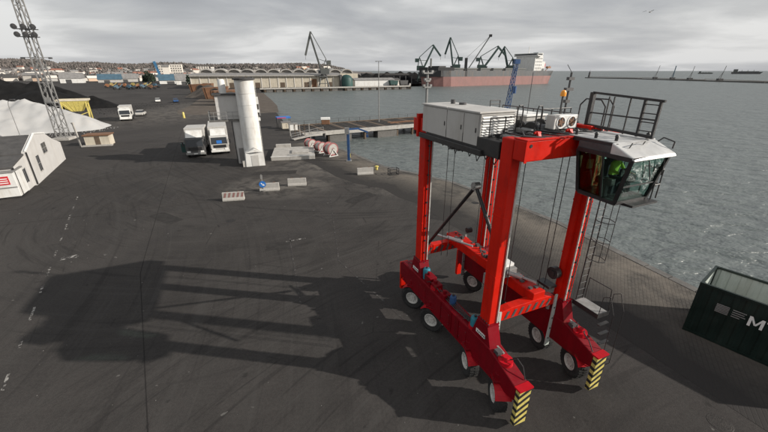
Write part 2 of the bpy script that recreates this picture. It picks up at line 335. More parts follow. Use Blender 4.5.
def slab(name, poly, z0, z1, material, parent=None):
    """closed slab from an arbitrary simple polygon"""
    bm = bmesh.new(); vs = [bm.verts.new((x, y, z1)) for x, y in poly]; f = bm.faces.new(vs)
    if f.normal.z < 0: f.normal_flip()
    bm.normal_update()
    if f.normal.z < 0: f.normal_flip()
    r = bmesh.ops.extrude_face_region(bm, geom=[f]); 
    for v in [g for g in r['geom'] if isinstance(g, bmesh.types.BMVert)]: v.co.z = z0
    bmesh.ops.recalc_face_normals(bm, faces=bm.faces[:]); bmesh.ops.triangulate(bm, faces=[f for f in bm.faces if len(f.verts) > 4])
    me = bpy.data.meshes.new(name); bm.to_mesh(me); bm.free(); me.materials.append(MATS[material]); o = bpy.data.objects.new(name, me); COL.objects.link(o)
    if parent: o.parent = parent
    return o
tag(slab('ground', LAND, -6, 0, 'asphalt'), kind='structure')
# quay cope: concrete edge stones one by one, with a paved strip of small setts behind
def offset(poly, d):
    out = []
    for i, p in enumerate(poly):
        a = Vector(poly[max(0, i - 1)]); b = Vector(poly[min(len(poly) - 1, i + 1)]); t = (b - a).normalized(); out.append((p[0] - t.y * d, p[1] + t.x * d))
    return out
inner = offset(EDGE, .45); wide = offset(EDGE, 7.5)
wide = [(p[0] + rnd.uniform(-.5, .5), p[1] + rnd.uniform(-.5, .5)) for p in wide]
wide[0] = (wide[0][0] - 2, wide[0][1])
mbq = MB(); NQ = 26; fine_e = []
for i in range(len(EDGE) - 1):
    for s in range(5): fine_e.append((i, s / 5))
for i, s in fine_e:
    a = Vector(inner[i]).lerp(Vector(inner[i + 1]), s); b = Vector(wide[i]).lerp(Vector(wide[i + 1]), s)
    for k in range(NQ + 1): p = a.lerp(b, k / NQ); mbq.v.append((p.x, p.y, .006))
for r_ in range(len(fine_e) - 1):
    for k in range(NQ): mbq.f.append((r_ * (NQ + 1) + k, r_ * (NQ + 1) + k + 1, (r_ + 1) * (NQ + 1) + k + 1, (r_ + 1) * (NQ + 1) + k))
qp = tag(mbq.build('quay_paving', 'setts'), kind='structure'); at_ = qp.data.color_attributes.new('across', 'FLOAT_COLOR', 'POINT')
for i_, d_ in enumerate(at_.data): t_ = (i_ % (NQ + 1)) / NQ; d_.color = (t_, t_, t_, 1)
if qp.data.polygons[0].normal.z < 0: qp.data.flip_normals()
cope = tag(empty('quay_cope', (0, 0, 0)), kind='structure')
acc = 0
for i in range(1, len(EDGE) - 1):
    a, b = Vector(EDGE[i]), Vector(EDGE[i + 1]); ai, bi = Vector(inner[i]), Vector(inner[i + 1]); n = max(1, round((b - a).length / 1.6))
    for k in range(n):
        u0, u1 = k / n + .006, (k + 1) / n - .006; z = .03 + rnd.uniform(-.012, .012); o_ = rnd.uniform(-.02, .03)
        q = [a.lerp(b, u0), a.lerp(b, u1), ai.lerp(bi, u1), ai.lerp(bi, u0)]; nn = (a - ai).normalized() * (.06 + o_)
        q[0] = q[0] + nn; q[1] = q[1] + nn
        MB().prism([tuple(p) for p in q], 2, -.45, z).build('cope_stone', 'concrete_dark', cope)
# brown dirt apron beyond the white tower
tag(slab('dirt_yard', [(-58, 103), (-52, 101), (-44, 104), (-38, 103), (-31, 108), (-37, 128), (-45, 150), (-55, 176), (-66, 205), (-92, 208), (-88, 190), (-83, 172), (-76, 150), (-71, 138), (-66, 124), (-63, 112)], -.03, .005, 'brown_earth'), kind='structure')
# worn painted marks and joints
def strip(name, pts, w, material, z=.006, jag=0.):
    mb = MB()
    for i in range(len(pts) - 1):
        a, b = Vector(pts[i]), Vector(pts[i + 1]); n = Vector((-(b - a).y, (b - a).x)).normalized() * w / 2
        mb.add([(*(a - n), z), (*(b - n), z), (*(b + n), z), (*(a + n), z)], [(0, 1, 2, 3)])
    return mb.build(name, material)
def worn(name, col, thresh):
    m = bpy.data.materials.new(name); m.use_nodes = True; t = m.node_tree; b = t.nodes['Principled BSDF']
    ge = N(t, 'ShaderNodeNewGeometry'); n = N(t, 'ShaderNodeTexNoise', i_Scale=3.5, i_Detail=6., i_Roughness=.7); t.links.new(ge.outputs['Position'], n.inputs['Vector'])
    t.links.new(mixc(t, ramp(t, [(thresh, 0), (thresh + .08, .8)], n.outputs[0]).outputs[0], (.046, .043, .042), col), b.inputs['Base Color']); b.inputs['Roughness'].default_value = .9; b.inputs['Specular IOR Level'].default_value = .1; MATS[name] = m
worn('worn_white', (.34, .33, .31), .50); worn('worn_faint', (.14, .136, .13), .54)
marks = tag(empty('painted_marks', (0, 0, 0)), kind='structure')
p0, p1 = Vector((-29.5, 32.2)), Vector((-12.0, 6.2)); d = (p1 - p0).normalized()
for k in range(12):
    a = p0 + d * (k * 2.6 + rnd.uniform(-.2, .2)); strip('lane_dash', [tuple(a), tuple(a + d * rnd.uniform(.9, 1.5))], .11, 'worn_white').parent = marks
strip('lane_line', [(-7.2, 24.3), (-4.4, 15.5)], .08, 'worn_faint').parent = marks
strip('paint_scrape', [(-7.0, 22.6), (-5.7, 23.2)], .16, 'worn_white').parent = marks
strip('lane_line', [(-2.9, 19.9), (1.3, 13.6)], .09, 'worn_faint').parent = marks
strip('lane_line', [(-5.5, 34), (-2.9, 19.9)], .07, 'worn_faint').parent = marks
strip('paving_joint', [(-15.6, 20.3), (-14.6, 18.3), (-7.9, 8.2), (-5.4, 4.5)], .035, 'sett_bed', .005).parent = marks
strip('paving_joint', [(-42, 75), (-15.6, 20.3)], .035, 'sett_bed', .005).parent = marks
# ------------------------------------------------------------------ hills
RIDGE = [(-260, 44), (-100, 46), (0, 48), (48, 44), (60, 31), (72, 33), (100, 35), (112, 31), (140, 29), (165, 33), (182, 33), (200, 28), (240, 29), (300, 32), (328, 27), (340, 17), (352, 9), (372, 4)]
def ridge(px):
    for (a, h0), (b, h1) in zip(RIDGE, RIDGE[1:]):
        if a <= px <= b: return h0 + (h1 - h0) * (px - a) / (b - a)
    return RIDGE[0][1] if px < 0 else 2
def terr(x, y):
    Rr = y; px = 384 + 382.6 * x / y
    t = min(1, max(0, (Rr - 620) / 880)); t = t * t * (3 - 2 * t)
    return -.4 + ridge(px) * t * (1 + .07 * noise.noise(Vector((x * .006, y * .006, 2)))) + 1.6 * t * noise.noise(Vector((x * .02, y * .02, 0)))
mb = MB(); PX = list(np.linspace(-260, 372, 180)); RY = [425 + 60 * k for k in range(18)] + [1500 + 150 * k for k in range(5)]
vs = [((p - 384) / 382.6 * y, y, terr((p - 384) / 382.6 * y, y)) for y in RY for p in PX]; n = len(PX)
mb.add(vs, [(j * n + i, j * n + i + 1, (j + 1) * n + i + 1, (j + 1) * n + i) for j in range(len(RY) - 1) for i in range(n - 1)])
tag(mb.build('hills', 'winter_wood', smooth=True), kind='structure')
def foliage_mass(name, pts, material, label, cat):
    ico = bmesh.new(); bmesh.ops.create_icosphere(ico, subdivisions=1, radius=1); bv = np.array([v.co[:] for v in ico.verts]); bf = np.array([[v.index for v in f.verts] for f in ico.faces]); ico.free()
    V, F = [], []
    g = np.random.default_rng(3)
    for k, (x, y, z, rx, rz) in enumerate(pts):
        V.append(bv * (1 + g.uniform(-.35, .35, (len(bv), 1))) * [rx, rx, rz] + [x, y, z]); F.append(bf + k * len(bv))
    me = bpy.data.meshes.new(name); me.from_pydata(np.concatenate(V).tolist(), [], np.concatenate(F).tolist()); me.materials.append(MATS[material])
    o = bpy.data.objects.new(name, me); COL.objects.link(o); return tag(o, label, cat, kind='stuff')
pts = []
for k in range(26000):
    y = rnd.choice((rnd.uniform(1150, 1560), rnd.uniform(460, 1560))); px = rnd.uniform(-60, 345); x = (px - 384) / 382.6 * y
    t = noise.noise(Vector((x * .005, y * .005, 7)))
    if y < 1150 and t < .0: continue
    r = rnd.uniform(1.2, 3.4); pts.append((x, y, terr(x, y) + r * .9, r, r * rnd.uniform(1.0, 2.0)))
foliage_mass('hill_woods', pts[::2], 'winter_wood', 'bare brown winter woods covering the far hills', 'woods'); foliage_mass('hill_woods', pts[1::4], 'winter_wood_dark', 'darker evergreen patches in the woods on the far hills', 'woods')

# patch repairs, joints, drain covers and loose grit on the yard
def patch(x, y, a, b, rz, m, name='asphalt_patch', z=.004):
    mb = MB(); n = 18; pts_ = []
    for k in range(n):
        t = k / n * 4; e = int(t); f_ = t - e; u, v = ((-1 + 2 * f_, -1), (1, -1 + 2 * f_), (1 - 2 * f_, 1), (-1, 1 - 2 * f_))[e]; j = rnd.uniform(-.05, .05); pts_.append((u * a / 2 + j, v * b / 2 + rnd.uniform(-.05, .05), 0))
    mb.add(pts_, [tuple(range(n))]); o = mb.build(name, m, marks); o.location = (x, y, z); o.rotation_euler = (0, 0, R(rz)); return o
for x, y, a, b, rz, m in ((-7.3, 22.0, 1.7, 1.1, 12, 'patch_asphalt'), (-18, 27, 3.2, 1.2, -32, 'patch_asphalt'), (4.2, 27.5, 2.8, 1.6, -18, 'patch_asphalt'), (-13, 41, 5, 1.6, 8, 'patch_asphalt'), (-24, 38, 4, 2.2, -30, 'patch_pale'),
                         (-2.2, 32, 3.4, 1.3, 50, 'patch_asphalt'), (-33, 62, 6, 2.5, -30, 'patch_asphalt'), (-45, 76, 8, 3, -31, 'patch_pale'), (-20.5, 20.3, .9, .5, 30, 'worn_white')): patch(x, y, a, b, rz, m)
for x, y in ((-12.4, 26.4), (8.4, 30.6), (-3.0, 13.4), (11.6, 8.6)):
    o = MB().lathe([(0, .008), (.30, .008), (.31, .006), (.36, .006), (.37, .0)], (0, 0, 0), n=24).build('drain_cover', 'iron', marks); o.location = (x, y, .001)
for pts_ in ([(-34, 24), (-16, 31), (-2, 37.5)], [(6.5, 33), (12.5, 19)]): strip('paving_joint', pts_, .035, 'sett_bed', .005).parent = marks
mb = MB()
for k in range(700):
    if k % 4: x, y = rnd.gauss(-4, 9), rnd.gauss(41, 5)
    else: x, y = rnd.uniform(-22, 14), rnd.uniform(6, 40)
    s = rnd.uniform(.008, .028); a = rnd.uniform(0, 3); c_, q_ = math.cos(a) * s, math.sin(a) * s
    mb.add([(x + c_, y + q_, .002), (x - q_, y + c_, .002), (x - c_, y - q_, .002), (x + q_, y - c_, .002), (x + .2 * s, y, .002 + s * .9)], [(0, 1, 4), (1, 2, 4), (2, 3, 4), (3, 0, 4)])
def on_land(x, y): return True
gr = mb.build('loose_grit', 'concrete_dark'); tag(gr, 'loose pale grit scattered on the yard and quay corner', 'grit', kind='stuff')
# ================================================================== STRADDLE CARRIER (local: x along the machine, y across, z up)
SC = empty('straddle_carrier', (1.384, 15.0, 0), math.atan2(-.9165, .4), 'tall red straddle carrier with glazed cab standing on the quay', 'straddle carrier')
ALLW = []
def wheel(l, w, steer, sgn):
    """wheel with tyre and rim; w = centre across, sgn = outer side (-1 near row, +1 far row)"""
    e = empty('wheel', (l, w, .6), R(steer)); e.parent = SC
    MB().lathe([(.33, -.19), (.52, -.215), (.585, -.17), (.60, -.08), (.60, .08), (.585, .17), (.52, .215), (.33, .19)], axis='y', n=32).build('tyre', 'rubber', e, smooth=True)
    tr = MB()
    for k in range(28):
        a = 2 * math.pi * k / 28
        for s in (-1, 1):
            a2 = a + s * .05; c, sn = math.cos(a2), math.sin(a2); tr.bar((c * .6, s * .02, sn * .6), (c * .597, s * .17, sn * .597), .05, .03, up=(c, 0, sn))
    tr.build('tread', 'rubber', e)['kind'] = 'stuff'
    for s in (-1, 1):
        rim = MB().lathe([(.335, s * .17), (.30, s * .195), (.275, s * .18), (.25, s * .11), (.15, s * .09), (.135, s * .15), (.0, s * .15)], axis='y', n=28)
        if s > 0: rim.f = [f[::-1] for f in rim.f]
        rim = rim.build('rim', 'rim_white', e, smooth=True)
        nb = MB()
        for k in range(10):
            a = 2 * math.pi * k / 10; nb.cyl((.2 * math.cos(a), s * .09, .2 * math.sin(a)), (.2 * math.cos(a), s * .13, .2 * math.sin(a)), .016, n=6)
        nb.build('wheel_nuts', 'mid_grey', rim)['kind'] = 'stuff'
    # steering fork and mudguard
    fk = MB()
    fk.prism([(-.13, -.1), (.13, -.1), (.2, .75), (-.2, .75)], 1, .235, .29)
    fk.box(-.24, .24, -.275, .275, .70, .80); fk.cyl((0, 0, .78), (0, 0, 1.0), .2, n=16)
    fk.build('wheel_fork', 'crimson_paint', e, bevel=.012)
    g = MB(); pr = []
    for k in range(9):
        a = R(28 + k * 13.5); pr.append((math.cos(a) * .70, math.sin(a) * .70))
    for k in range(8):
        (x0, z0), (x1, z1) = pr[k], pr[k + 1]; g.bar((x0, 0, z0), (x1, 0, z1), .56, .025, up=(x0, 0, z0))
    g.build('mudguard', 'crimson_lit', e)
    return e
WL = [-.1, 1.78, 4.6, 6.3]
for l, st in zip(WL, (36, 30, -16, -26)): wheel(l, .17, st, -1)
for l, st in zip(WL, (20, 14, -10, -17)): wheel(l, 3.93, st, 1)
for w0, w1, side in ((.0, .55, -1), (3.58, 4.13, 1)):
    wo = w0 if side < 0 else w1
    prof = [(-1.3, 1.32), (-1.3, 2.0), (-.95, 2.22), (5.75, 2.22), (6.55, 1.98), (7.15, 1.78), (7.15, 1.22), (6.6, 1.12), (-.7, 1.12)]
    bmn = MB().prism(prof, 1, w0, w1).build('side_beam', 'crimson_paint', SC, bevel=.03)
    # flange plates and a long rib along the beam, each a piece
    rb = MB().box(-1.0, 6.3, wo + (side * .0 if side > 0 else -.035), wo + (.035 if side > 0 else 0), 1.16, 1.22); rb.build('flange', 'crimson_paint', bmn)
    MB().box(-.9, 5.7, wo + (0 if side > 0 else -.03), wo + (.03 if side > 0 else 0), 2.14, 2.2).build('flange', 'crimson_paint', bmn)
    for l in (2.6, 3.4, 3.9): MB().box(l, l + .05, wo + (0 if side > 0 else -.025), wo + (.025 if side > 0 else 0), 1.222, 2.138).build('stiffener', 'crimson_paint', bmn)
    for l in WL:                                                     # steering heads on top of the beam
        z = 2.22 if l < 5 else 2.02
        h = MB().cyl((l, (w0 + w1) / 2, z - .1), (l, (w0 + w1) / 2, z + .12), .27, .25, n=20).build('steering_head', 'crimson_lit', bmn, smooth=True)
        MB().cyl((l, (w0 + w1) / 2, z + .12), (l, (w0 + w1) / 2, z + .24), .12, .1, n=14).build('steering_cap', 'crimson_lit', h, smooth=True)
    MB().bar((4.75, (w0 + w1) / 2 + .1, 2.3), (6.1, (w0 + w1) / 2 + .1, 2.16), .07, .05).build('tie_rod', 'mid_grey', bmn)
    # hydraulic blocks and oil tanks
    for a, b, h in ((1.0, 1.5, .38), (1.6, 2.0, .28), (2.35, 2.7, .22)): MB().box(a, b, w0 + .1, w1 - .08, 2.2, 2.2 + h).cyl((a + .15, w0 + .25, 2.2 + h), (a + .15, w0 + .25, 2.2 + h + .14), .08, n=10).build('valve_block', 'crimson_paint', bmn, bevel=.02)
    hs = MB(); 
    for k in range(4): hs.tube([(1.9 + .3 * k, w0 + .15 + .06 * k, 2.42), (2.3 + .3 * k, w0 + .2 + .05 * k, 2.28 + .03 * k), (3.4 + .2 * k, w0 + .16 + .07 * k, 2.26), (4.6, w0 + .2 + .06 * k, 2.3)], .022, 6)
    hs.build('hydraulic_hoses', 'black_steel', bmn)
    # striped bumper at the front end, rear bumper
    bu = MB().box(7.15, 7.32, w0 + .02, w1 - .02, .22, 1.76).build('bumper', 'yellow', SC, bevel=.015)
    for k in range(5):
        z = .30 + k * .30
        st = MB(); yb = w1 - .02 + .004; ya = w0 + .02 - .004
        zs = lambda t: z + .17 * t
        st.add([(7.325, ya, z - .06), (7.325, yb, z + .16), (7.325, yb, z + .30), (7.325, ya, z + .08)], [(0, 1, 2, 3)])
        st.add([(7.152, ya, z - .02), (7.325, ya, z - .06), (7.325, ya, z + .08), (7.152, ya, z + .12)], [(0, 1, 2, 3)])
        st.build('stripe', 'black_steel', bu)
    MB().box(7.10, 7.36, w0 - .01, w1 + .01, 1.76, 1.82).build('bumper_cap', 'crimson_lit', bu)
    MB().box(-1.47, -1.3, w0 + .05, w1 - .05, .35, 1.95).build('rear_bumper', 'orange_paint', SC, bevel=.02)
    # leg bases, legs, guide rails
    for l0, l1 in ((0.06, .55), (4.98, 5.47)):
        bs = MB().prism([(l0 - .28, 2.21), (l1 + .28, 2.21), (l1 + .03, 2.98), (l0 - .03, 2.98)], 1, w0 + .03, w1 - .02).build('leg_base', 'crimson_paint', SC, bevel=.015)
        if side < 0:
            pl = MB().box(l0 - .02, l1 - .02, w0 + .012, w0 + .03, 2.40, 2.54).build('name_plate', 'print_white', bs); pl['label'] = 'white name plate on the leg base'
            for k in range(6): MB().box(l0 + .06 + .085 * k, l0 + .11 + .085 * k, w0 + .008, w0 + .012, 2.43, 2.51).build('plate_mark', 'dark_grey', pl)
        lg = MB().box(l0, l1, w0 + .10, w1 - .08, 2.98, 9.46).build('leg', 'orange_paint', SC, bevel=.025)
        inn = w1 - .08 if side < 0 else w0 + .10; sg = 1 if side < 0 else -1
        MB().box(l0 + .16, l0 + .32, min(inn, inn + sg * .09), max(inn, inn + sg * .09), 2.9, 9.2).build('guide_rail', 'orange_paint', lg)
        MB().box(l1, l1 + .045, (w1 - .13) if side < 0 else w0 + .14, (w1 - .09) if side < 0 else w0 + .18, 2.9, 9.2).build('guide_rail', 'rim_white', lg)
        if side < 0 and l0 > 2: continue
        for k in range(9): MB().box(l1 + .0, l1 + .06, (w0 + w1) / 2 - .03, (w0 + w1) / 2 + .05, 3.4 + .62 * k, 3.46 + .62 * k).build('pipe_clip', 'black_steel', lg)
        MB().cyl((l1 + .05, (w0 + w1) / 2 + .01, 2.6), (l1 + .05, (w0 + w1) / 2 + .01, 9.0), .02, n=6).build('conduit', 'dark_grey', lg)
# bolted flanges, access plates, hoses and warning labels
for w0, w1, side in ((.0, .55, -1), (3.58, 4.13, 1)):
    wo = w0 if side < 0 else w1
    for l0, l1 in ((0.06, .55), (4.98, 5.47)):
        fl = MB().box(l0 - .07, l1 + .07, w0 + .05, w1 - .03, 2.96, 3.02).build('bolted_flange', 'crimson_paint', SC)
        bt = MB()
        for k in range(6):
            for w in (w0 + .08, w1 - .06): bt.cyl((l0 - .03 + k * (l1 - l0 + .06) / 5, w, 3.02), (l0 - .03 + k * (l1 - l0 + .06) / 5, w, 3.06), .018, n=6)
        bt.build('bolts', 'dark_grey', fl)['kind'] = 'stuff'
        for z in (4.9, 7.0): MB().box(l0 - .006, l1 + .006, w0 + .094, w1 - .074, z, z + .05).build('weld_band', 'orange_paint', SC)
    for a, b in ((2.66, 3.35), (3.96, 4.5), (.75, 1.35)):
        ap_ = MB().box(a + .04, b - .04, wo + (-.016 if side < 0 else 0), wo + (0 if side < 0 else .016), 1.4, 1.95).build('access_plate', 'crimson_paint', SC, bevel=.006)
        for x_ in (a + .08, b - .08):
            for z_ in (1.45, 1.9): MB().cyl((x_, wo + side * .014, z_), (x_, wo + side * .028, z_), .014, n=6).build('plate_bolt', 'dark_grey', ap_)
    for l in WL:
        z = 2.2 if l < 5 else 2.0; ym = (w0 + w1) / 2
        MB().tube([(l + .1, ym + .1, z + .16), (l + .3, ym + .22 * -side, z + .32), (l + .55, ym + .24 * -side, z + .2), (l + .75, ym + .2 * -side, z + (.0 if l < 5 else -.16))], .02, 7).build('steering_hose', 'black_steel', SC, smooth=True)
        MB().tube([(l - .1, ym - .05, z + .12), (l - .28, ym - .18 * -side, z + .25), (l - .5, ym - .2 * -side, z + .1)], .016, 7).build('steering_hose', 'black_steel', SC, smooth=True)
    MB().box(5.9, 6.1, w0 + .1, w0 + .3, 2.05, 2.3).build('junction_box', 'dark_grey', SC)
MB().box(.7, 4.85, .62, .74, 8.6, 8.68).build('cable_tray', 'dark_grey', SC)
for k in range(9): MB().tube([(.8 + .45 * k, .66, 8.68), (.95 + .45 * k, .68, 8.45 - .08 * (k % 3)), (1.2 + .45 * k, .66, 8.68)], .016, 6).build('cable_loop', 'black_steel', SC)
# oil tanks and canisters standing on the near beam
for l, w, r, h, m in ((.85, .30, .17, .52, 'teal'), (3.05, .30, .14, .40, 'blue_paint'), (4.62, .22, .17, .50, 'teal')):
    t = MB().lathe([(0, 0), (r, 0), (r, h - .06), (r * .8, h), (0, h + .01)], (l, w, 2.22), n=20).build('oil_tank', m, SC, smooth=True)
    MB().cyl((l, w, 2.22 + h), (l, w, 2.22 + h + .06), .05, n=10).build('filler_cap', 'black_steel', t)
# top frame
for l0, l1, zt in ((5.545, 6.0, 9.5), (-.42, -.005, 9.4)):
    cb = MB().box(l0, l1, .04, 4.1, 8.92, zt).build('cross_beam', 'orange_paint', SC, bevel=.03)
    MB().box(l1, l1 + .02, .03, .12, 8.9, zt + .02).build('end_plate', 'orange_paint', cb)
    MB().cyl((l1, .22, zt - .14), (l1 + .012, .22, zt - .14), .05, n=10).build('lifting_eye', 'black_steel', cb)
    MB().box(l0 - .02, l1 + .03, .04, 4.1, zt + .001, zt + .03).build('top_flange', 'orange_paint', cb)
for w0, w1, m in ((.08, .52, 'black_steel'), (3.66, 4.06, 'orange_paint')): MB().box(.62, 4.92, w0, w1, 8.78, 9.3).build('long_beam', m, SC, bevel=.02)
bk = MB().prism([(-.12, 8.7), (.0, 8.7), (.0, 9.62), (-.12, 9.62)], 1, .02, .5).build('corner_plate', 'orange_paint', SC)
# engine deck and housing
MB().box(.18, 4.2, -.02, 2.2, 8.72, 8.92).build('engine_deck', 'black_steel', SC, bevel=.02)
un = MB()
for k in range(12):
    l = rnd.uniform(.4, 3.9); w = rnd.uniform(.1, 1.4); un.box(l, l + rnd.uniform(.1, .35), w, w + .2, 8.72 - rnd.uniform(.06, .16), 8.72)
un.build('underside_gear', 'dark_grey', SC)['kind'] = 'stuff'
EH = MB().box(.26, 3.9, .1, 1.5, 8.93, 10.0).build('engine_housing', 'grey_panel', SC, bevel=.03)
for a, b in ((.30, 2.02), (2.06, 3.05), (3.09, 3.86)):
    dr = MB().box(a, b, .072, .1, 8.99, 9.95).build('side_door', 'grey_panel', EH, bevel=.01)
    MB().box(b - .12, b - .08, .055, .072, 9.4, 9.55).build('door_handle', 'black_steel', dr)
for a, b in ((.22, 2.04), (2.07, 3.93)): MB().box(a, b, .04, 1.55, 10.002, 10.06).build('roof_panel', 'grey_panel', EH, bevel=.012)
for k in range(11):
    z = 9.02 + .083 * k; MB().prism([(3.91, z + .055), (3.97, z), (3.985, z + .012), (3.925, z + .067)], 1, .16, 1.42).build('louvre_slat', 'print_white', EH)
fr = MB(); fr.box(3.902, 3.95, .1, .155, 8.95, 9.98).box(3.902, 3.95, 1.43, 1.5, 8.95, 9.98).box(3.902, 3.95, .155, 1.43, 9.94, 9.98).build('louvre_frame', 'grey_panel', EH)
MB().cyl((1.0, 1.0, 10.06), (1.0, 1.0, 10.22), .09, n=12).build('exhaust', 'dark_grey', EH); MB().cyl((1.5, 1.1, 10.06), (1.5, 1.1, 10.14), .14, n=14).build('air_intake', 'dark_grey', EH)
# second machine box, hoist drums, tanks and clutter on the far half of the deck
MB().box(.2, 5.5, 1.6, 4.1, 9.02, 9.10).build('deck_plate', 'dark_grey', SC)
MB().box(.3, 3.4, 2.5, 3.4, 9.102, 9.75).build('hydraulic_cabinet', 'grey_panel', SC, bevel=.02)
MB().box(.25, 3.45, 2.45, 3.45, 9.752, 9.82).build('cabinet_lid', 'print_white', SC, bevel=.01)
for l in (3.95, 4.5): 
    d_ = MB().cyl((l, 1.7, 9.42), (l, 3.5, 9.42), .23, n=20).build('hoist_drum', 'dark_grey', SC, smooth=True)
    for w in (1.66, 2.6, 3.5): MB().cyl((l, w - .03, 9.42), (l, w + .03, 9.42), .33, n=20).build('drum_flange', 'black_steel', d_)
MB().box(4.2, 4.75, 1.3, 1.65, 9.0, 9.55).cyl((4.2, .75, 9.25), (5.0, .75, 9.25), .17, n=14).build('hoist_motor', 'mid_grey', SC, bevel=.01)
cl_ = MB()
for k in range(46):
    l = rnd.uniform(3.95, 5.45); w = rnd.uniform(.35, 3.9); s = rnd.uniform(.05, .22); z = rnd.uniform(9.1, 9.5); cl_.box(l, l + s, w, w + s * rnd.uniform(.6, 2), 9.1, z)
cl_.build('deck_fittings', 'black_steel', SC)['kind'] = 'stuff'
cl2 = MB()
for k in range(14):
    w = .4 + .25 * k; cl2.tube([(4.2 + rnd.uniform(-.2, .2), w, 9.3), (4.9, w + rnd.uniform(-.3, .3), 9.55), (5.6, w + rnd.uniform(-.4, .4), 9.56), (5.9, w + .4, 9.52)], .022, 6)
cl2.build('deck_hoses', 'black_steel', SC)['kind'] = 'stuff'
for l, w in ((5.6, .75), (5.6, 2.0), (5.62, 3.3)): MB().prism([(l - .12, 9.53), (l + .12, 9.53), (l + .05, 9.66), (l - .05, 9.66)], 1, w, w + .1).cyl((l, w - .06, 9.62), (l, w + .16, 9.62), .035, n=10).build('rope_anchor', 'orange_paint', SC)
rbm = MB().box(4.6, 5.5, 3.1, 3.35, 9.1, 9.66).build('red_bracket', 'orange_paint', SC, bevel=.02)
AC = MB().box(4.72, 5.06, 2.0, 3.0, 9.56, 9.98).build('air_conditioner', 'white_paint', SC, bevel=.02)
for w in (2.27, 2.73):
    f_ = MB().lathe([(.19, 0), (.19, .02), (.155, .02), (.15, .0)], (5.062, w, 9.77), 'x', 20).build('fan_ring', 'print_white', AC, smooth=True)
    MB().cyl((5.058, w, 9.77), (5.064, w, 9.77), .15, n=20).build('fan_well', 'dark_grey', f_)
    bl = MB()
    for k in range(5):
        a = 2 * math.pi * k / 5; bl.bar((5.07, w, 9.77), (5.075, w + .14 * math.cos(a), 9.77 + .14 * math.sin(a)), .06, .01, up=(1, 0, 0))
    bl.build('fan_blades', 'rust', f_)
MB().box(4.74, 5.04, 2.05, 2.95, 9.1, 9.56).build('unit_stand', 'dark_grey', SC)
# railings
def rail(name, pts, h, n_posts, mid=(.5,), r=.02, parent=SC, m='black_steel'):
    mb = MB(); L = [0]
    for i in range(len(pts) - 1): L.append(L[-1] + (Vector(pts[i + 1]) - Vector(pts[i])).length)
    def at(s):
        for i in range(len(pts) - 1):
            if s <= L[i + 1] + 1e-6: return Vector(pts[i]).lerp(Vector(pts[i + 1]), (s - L[i]) / (L[i + 1] - L[i]))
        return Vector(pts[-1])
    for k in range(n_posts):
        p = at(L[-1] * k / (n_posts - 1)); mb.cyl(p, p + Vector((0, 0, h)), r, n=6)
    for q in tuple(mid) + (1.,): mb.tube([Vector(p) + Vector((0, 0, h * q)) for p in pts], r, 6)
    return mb.build(name, m, parent)
def hoop(l, w, z, wid, h, along='w'):
    mb = MB(); a = Vector((l, w, z)); b = a + (Vector((0, wid, 0)) if along == 'w' else Vector((wid, 0, 0))); u = Vector((0, 0, h))
    mb.tube([a, a + u * .85, a + u + (b - a) * .2, b + u - (b - a) * .2, b + u * .85, b], .022, 6); return mb.build('grab_hoop', 'black_steel', SC)
hoop(4.35, 1.15, 9.3, .22, .95); hoop(4.75, 1.55, 9.3, .22, .95)
rail('guard_rail', [(3.95, 3.95, 9.1), (3.95, 2.6, 9.1)], .95, 4); rail('guard_rail', [(.3, 4.1, 9.1), (3.9, 4.1, 9.1)], .75, 5)
rail('guard_rail', [(4.15, .3, 9.0), (4.15, 1.5, 9.0)], .9, 3); rail('guard_rail', [(.9, 3.4, 9.82), (.9, 2.9, 9.82)], .3, 2)
hoop(4.45, 3.75, 9.1, .9, 1.3, 'l'); hoop(4.45, 4.15, 9.1, .9, 1.3, 'l')
# mast, aerials and beacon
ms = MB().cyl((.1, .32, 9.4), (.1, .32, 11.25), .05, n=10).build('lamp_mast', 'mid_grey', SC)
for z, a in ((11.14, .2), (10.85, .1), (10.62, .15)):
    b_ = MB().box(.02, .18, .32 - a, .32 + a, z, z + .05).build('mast_arm', 'mid_grey', ms)
    for s in (-1, 1): MB().box(.06, .16, .32 + s * a - .045, .32 + s * a + .045, z + .05, z + .13).build('floodlight', 'mid_grey', b_)
MB().cyl((.1, .32, 11.25), (.1, .32, 11.38), .015, n=6).build('whip_tip', 'dark_grey', ms)
am = MB().cyl((3.7, 3.95, 9.1), (3.7, 3.95, 11.2), .035, n=8).build('aerial_mast', 'dark_grey', SC)
for z, a in ((10.95, .13), (10.6, .17), (10.2, .1)): MB().box(3.64, 3.76, 3.95 - a, 3.95 + a, z, z + .1).build('aerial_arm', 'dark_grey', am)
MB().cyl((3.7, 3.95, 11.2), (3.6, 3.8, 11.45), .01, n=5).build('whip', 'dark_grey', am)
MB().cyl((3.2, 2.7, 9.82), (3.2, 2.7, 11.2), .012, n=5).build('whip', 'dark_grey', SC)
be = MB().cyl((4.55, 2.75, 9.6), (4.55, 2.75, 10.5), .03, n=8).build('beacon_post', 'dark_grey', SC)
MB().lathe([(.09, 0), (.09, .1), (.06, .17), (0, .19)], (4.55, 2.75, 10.5), n=14).build('beacon', 'amber', be, smooth=True)
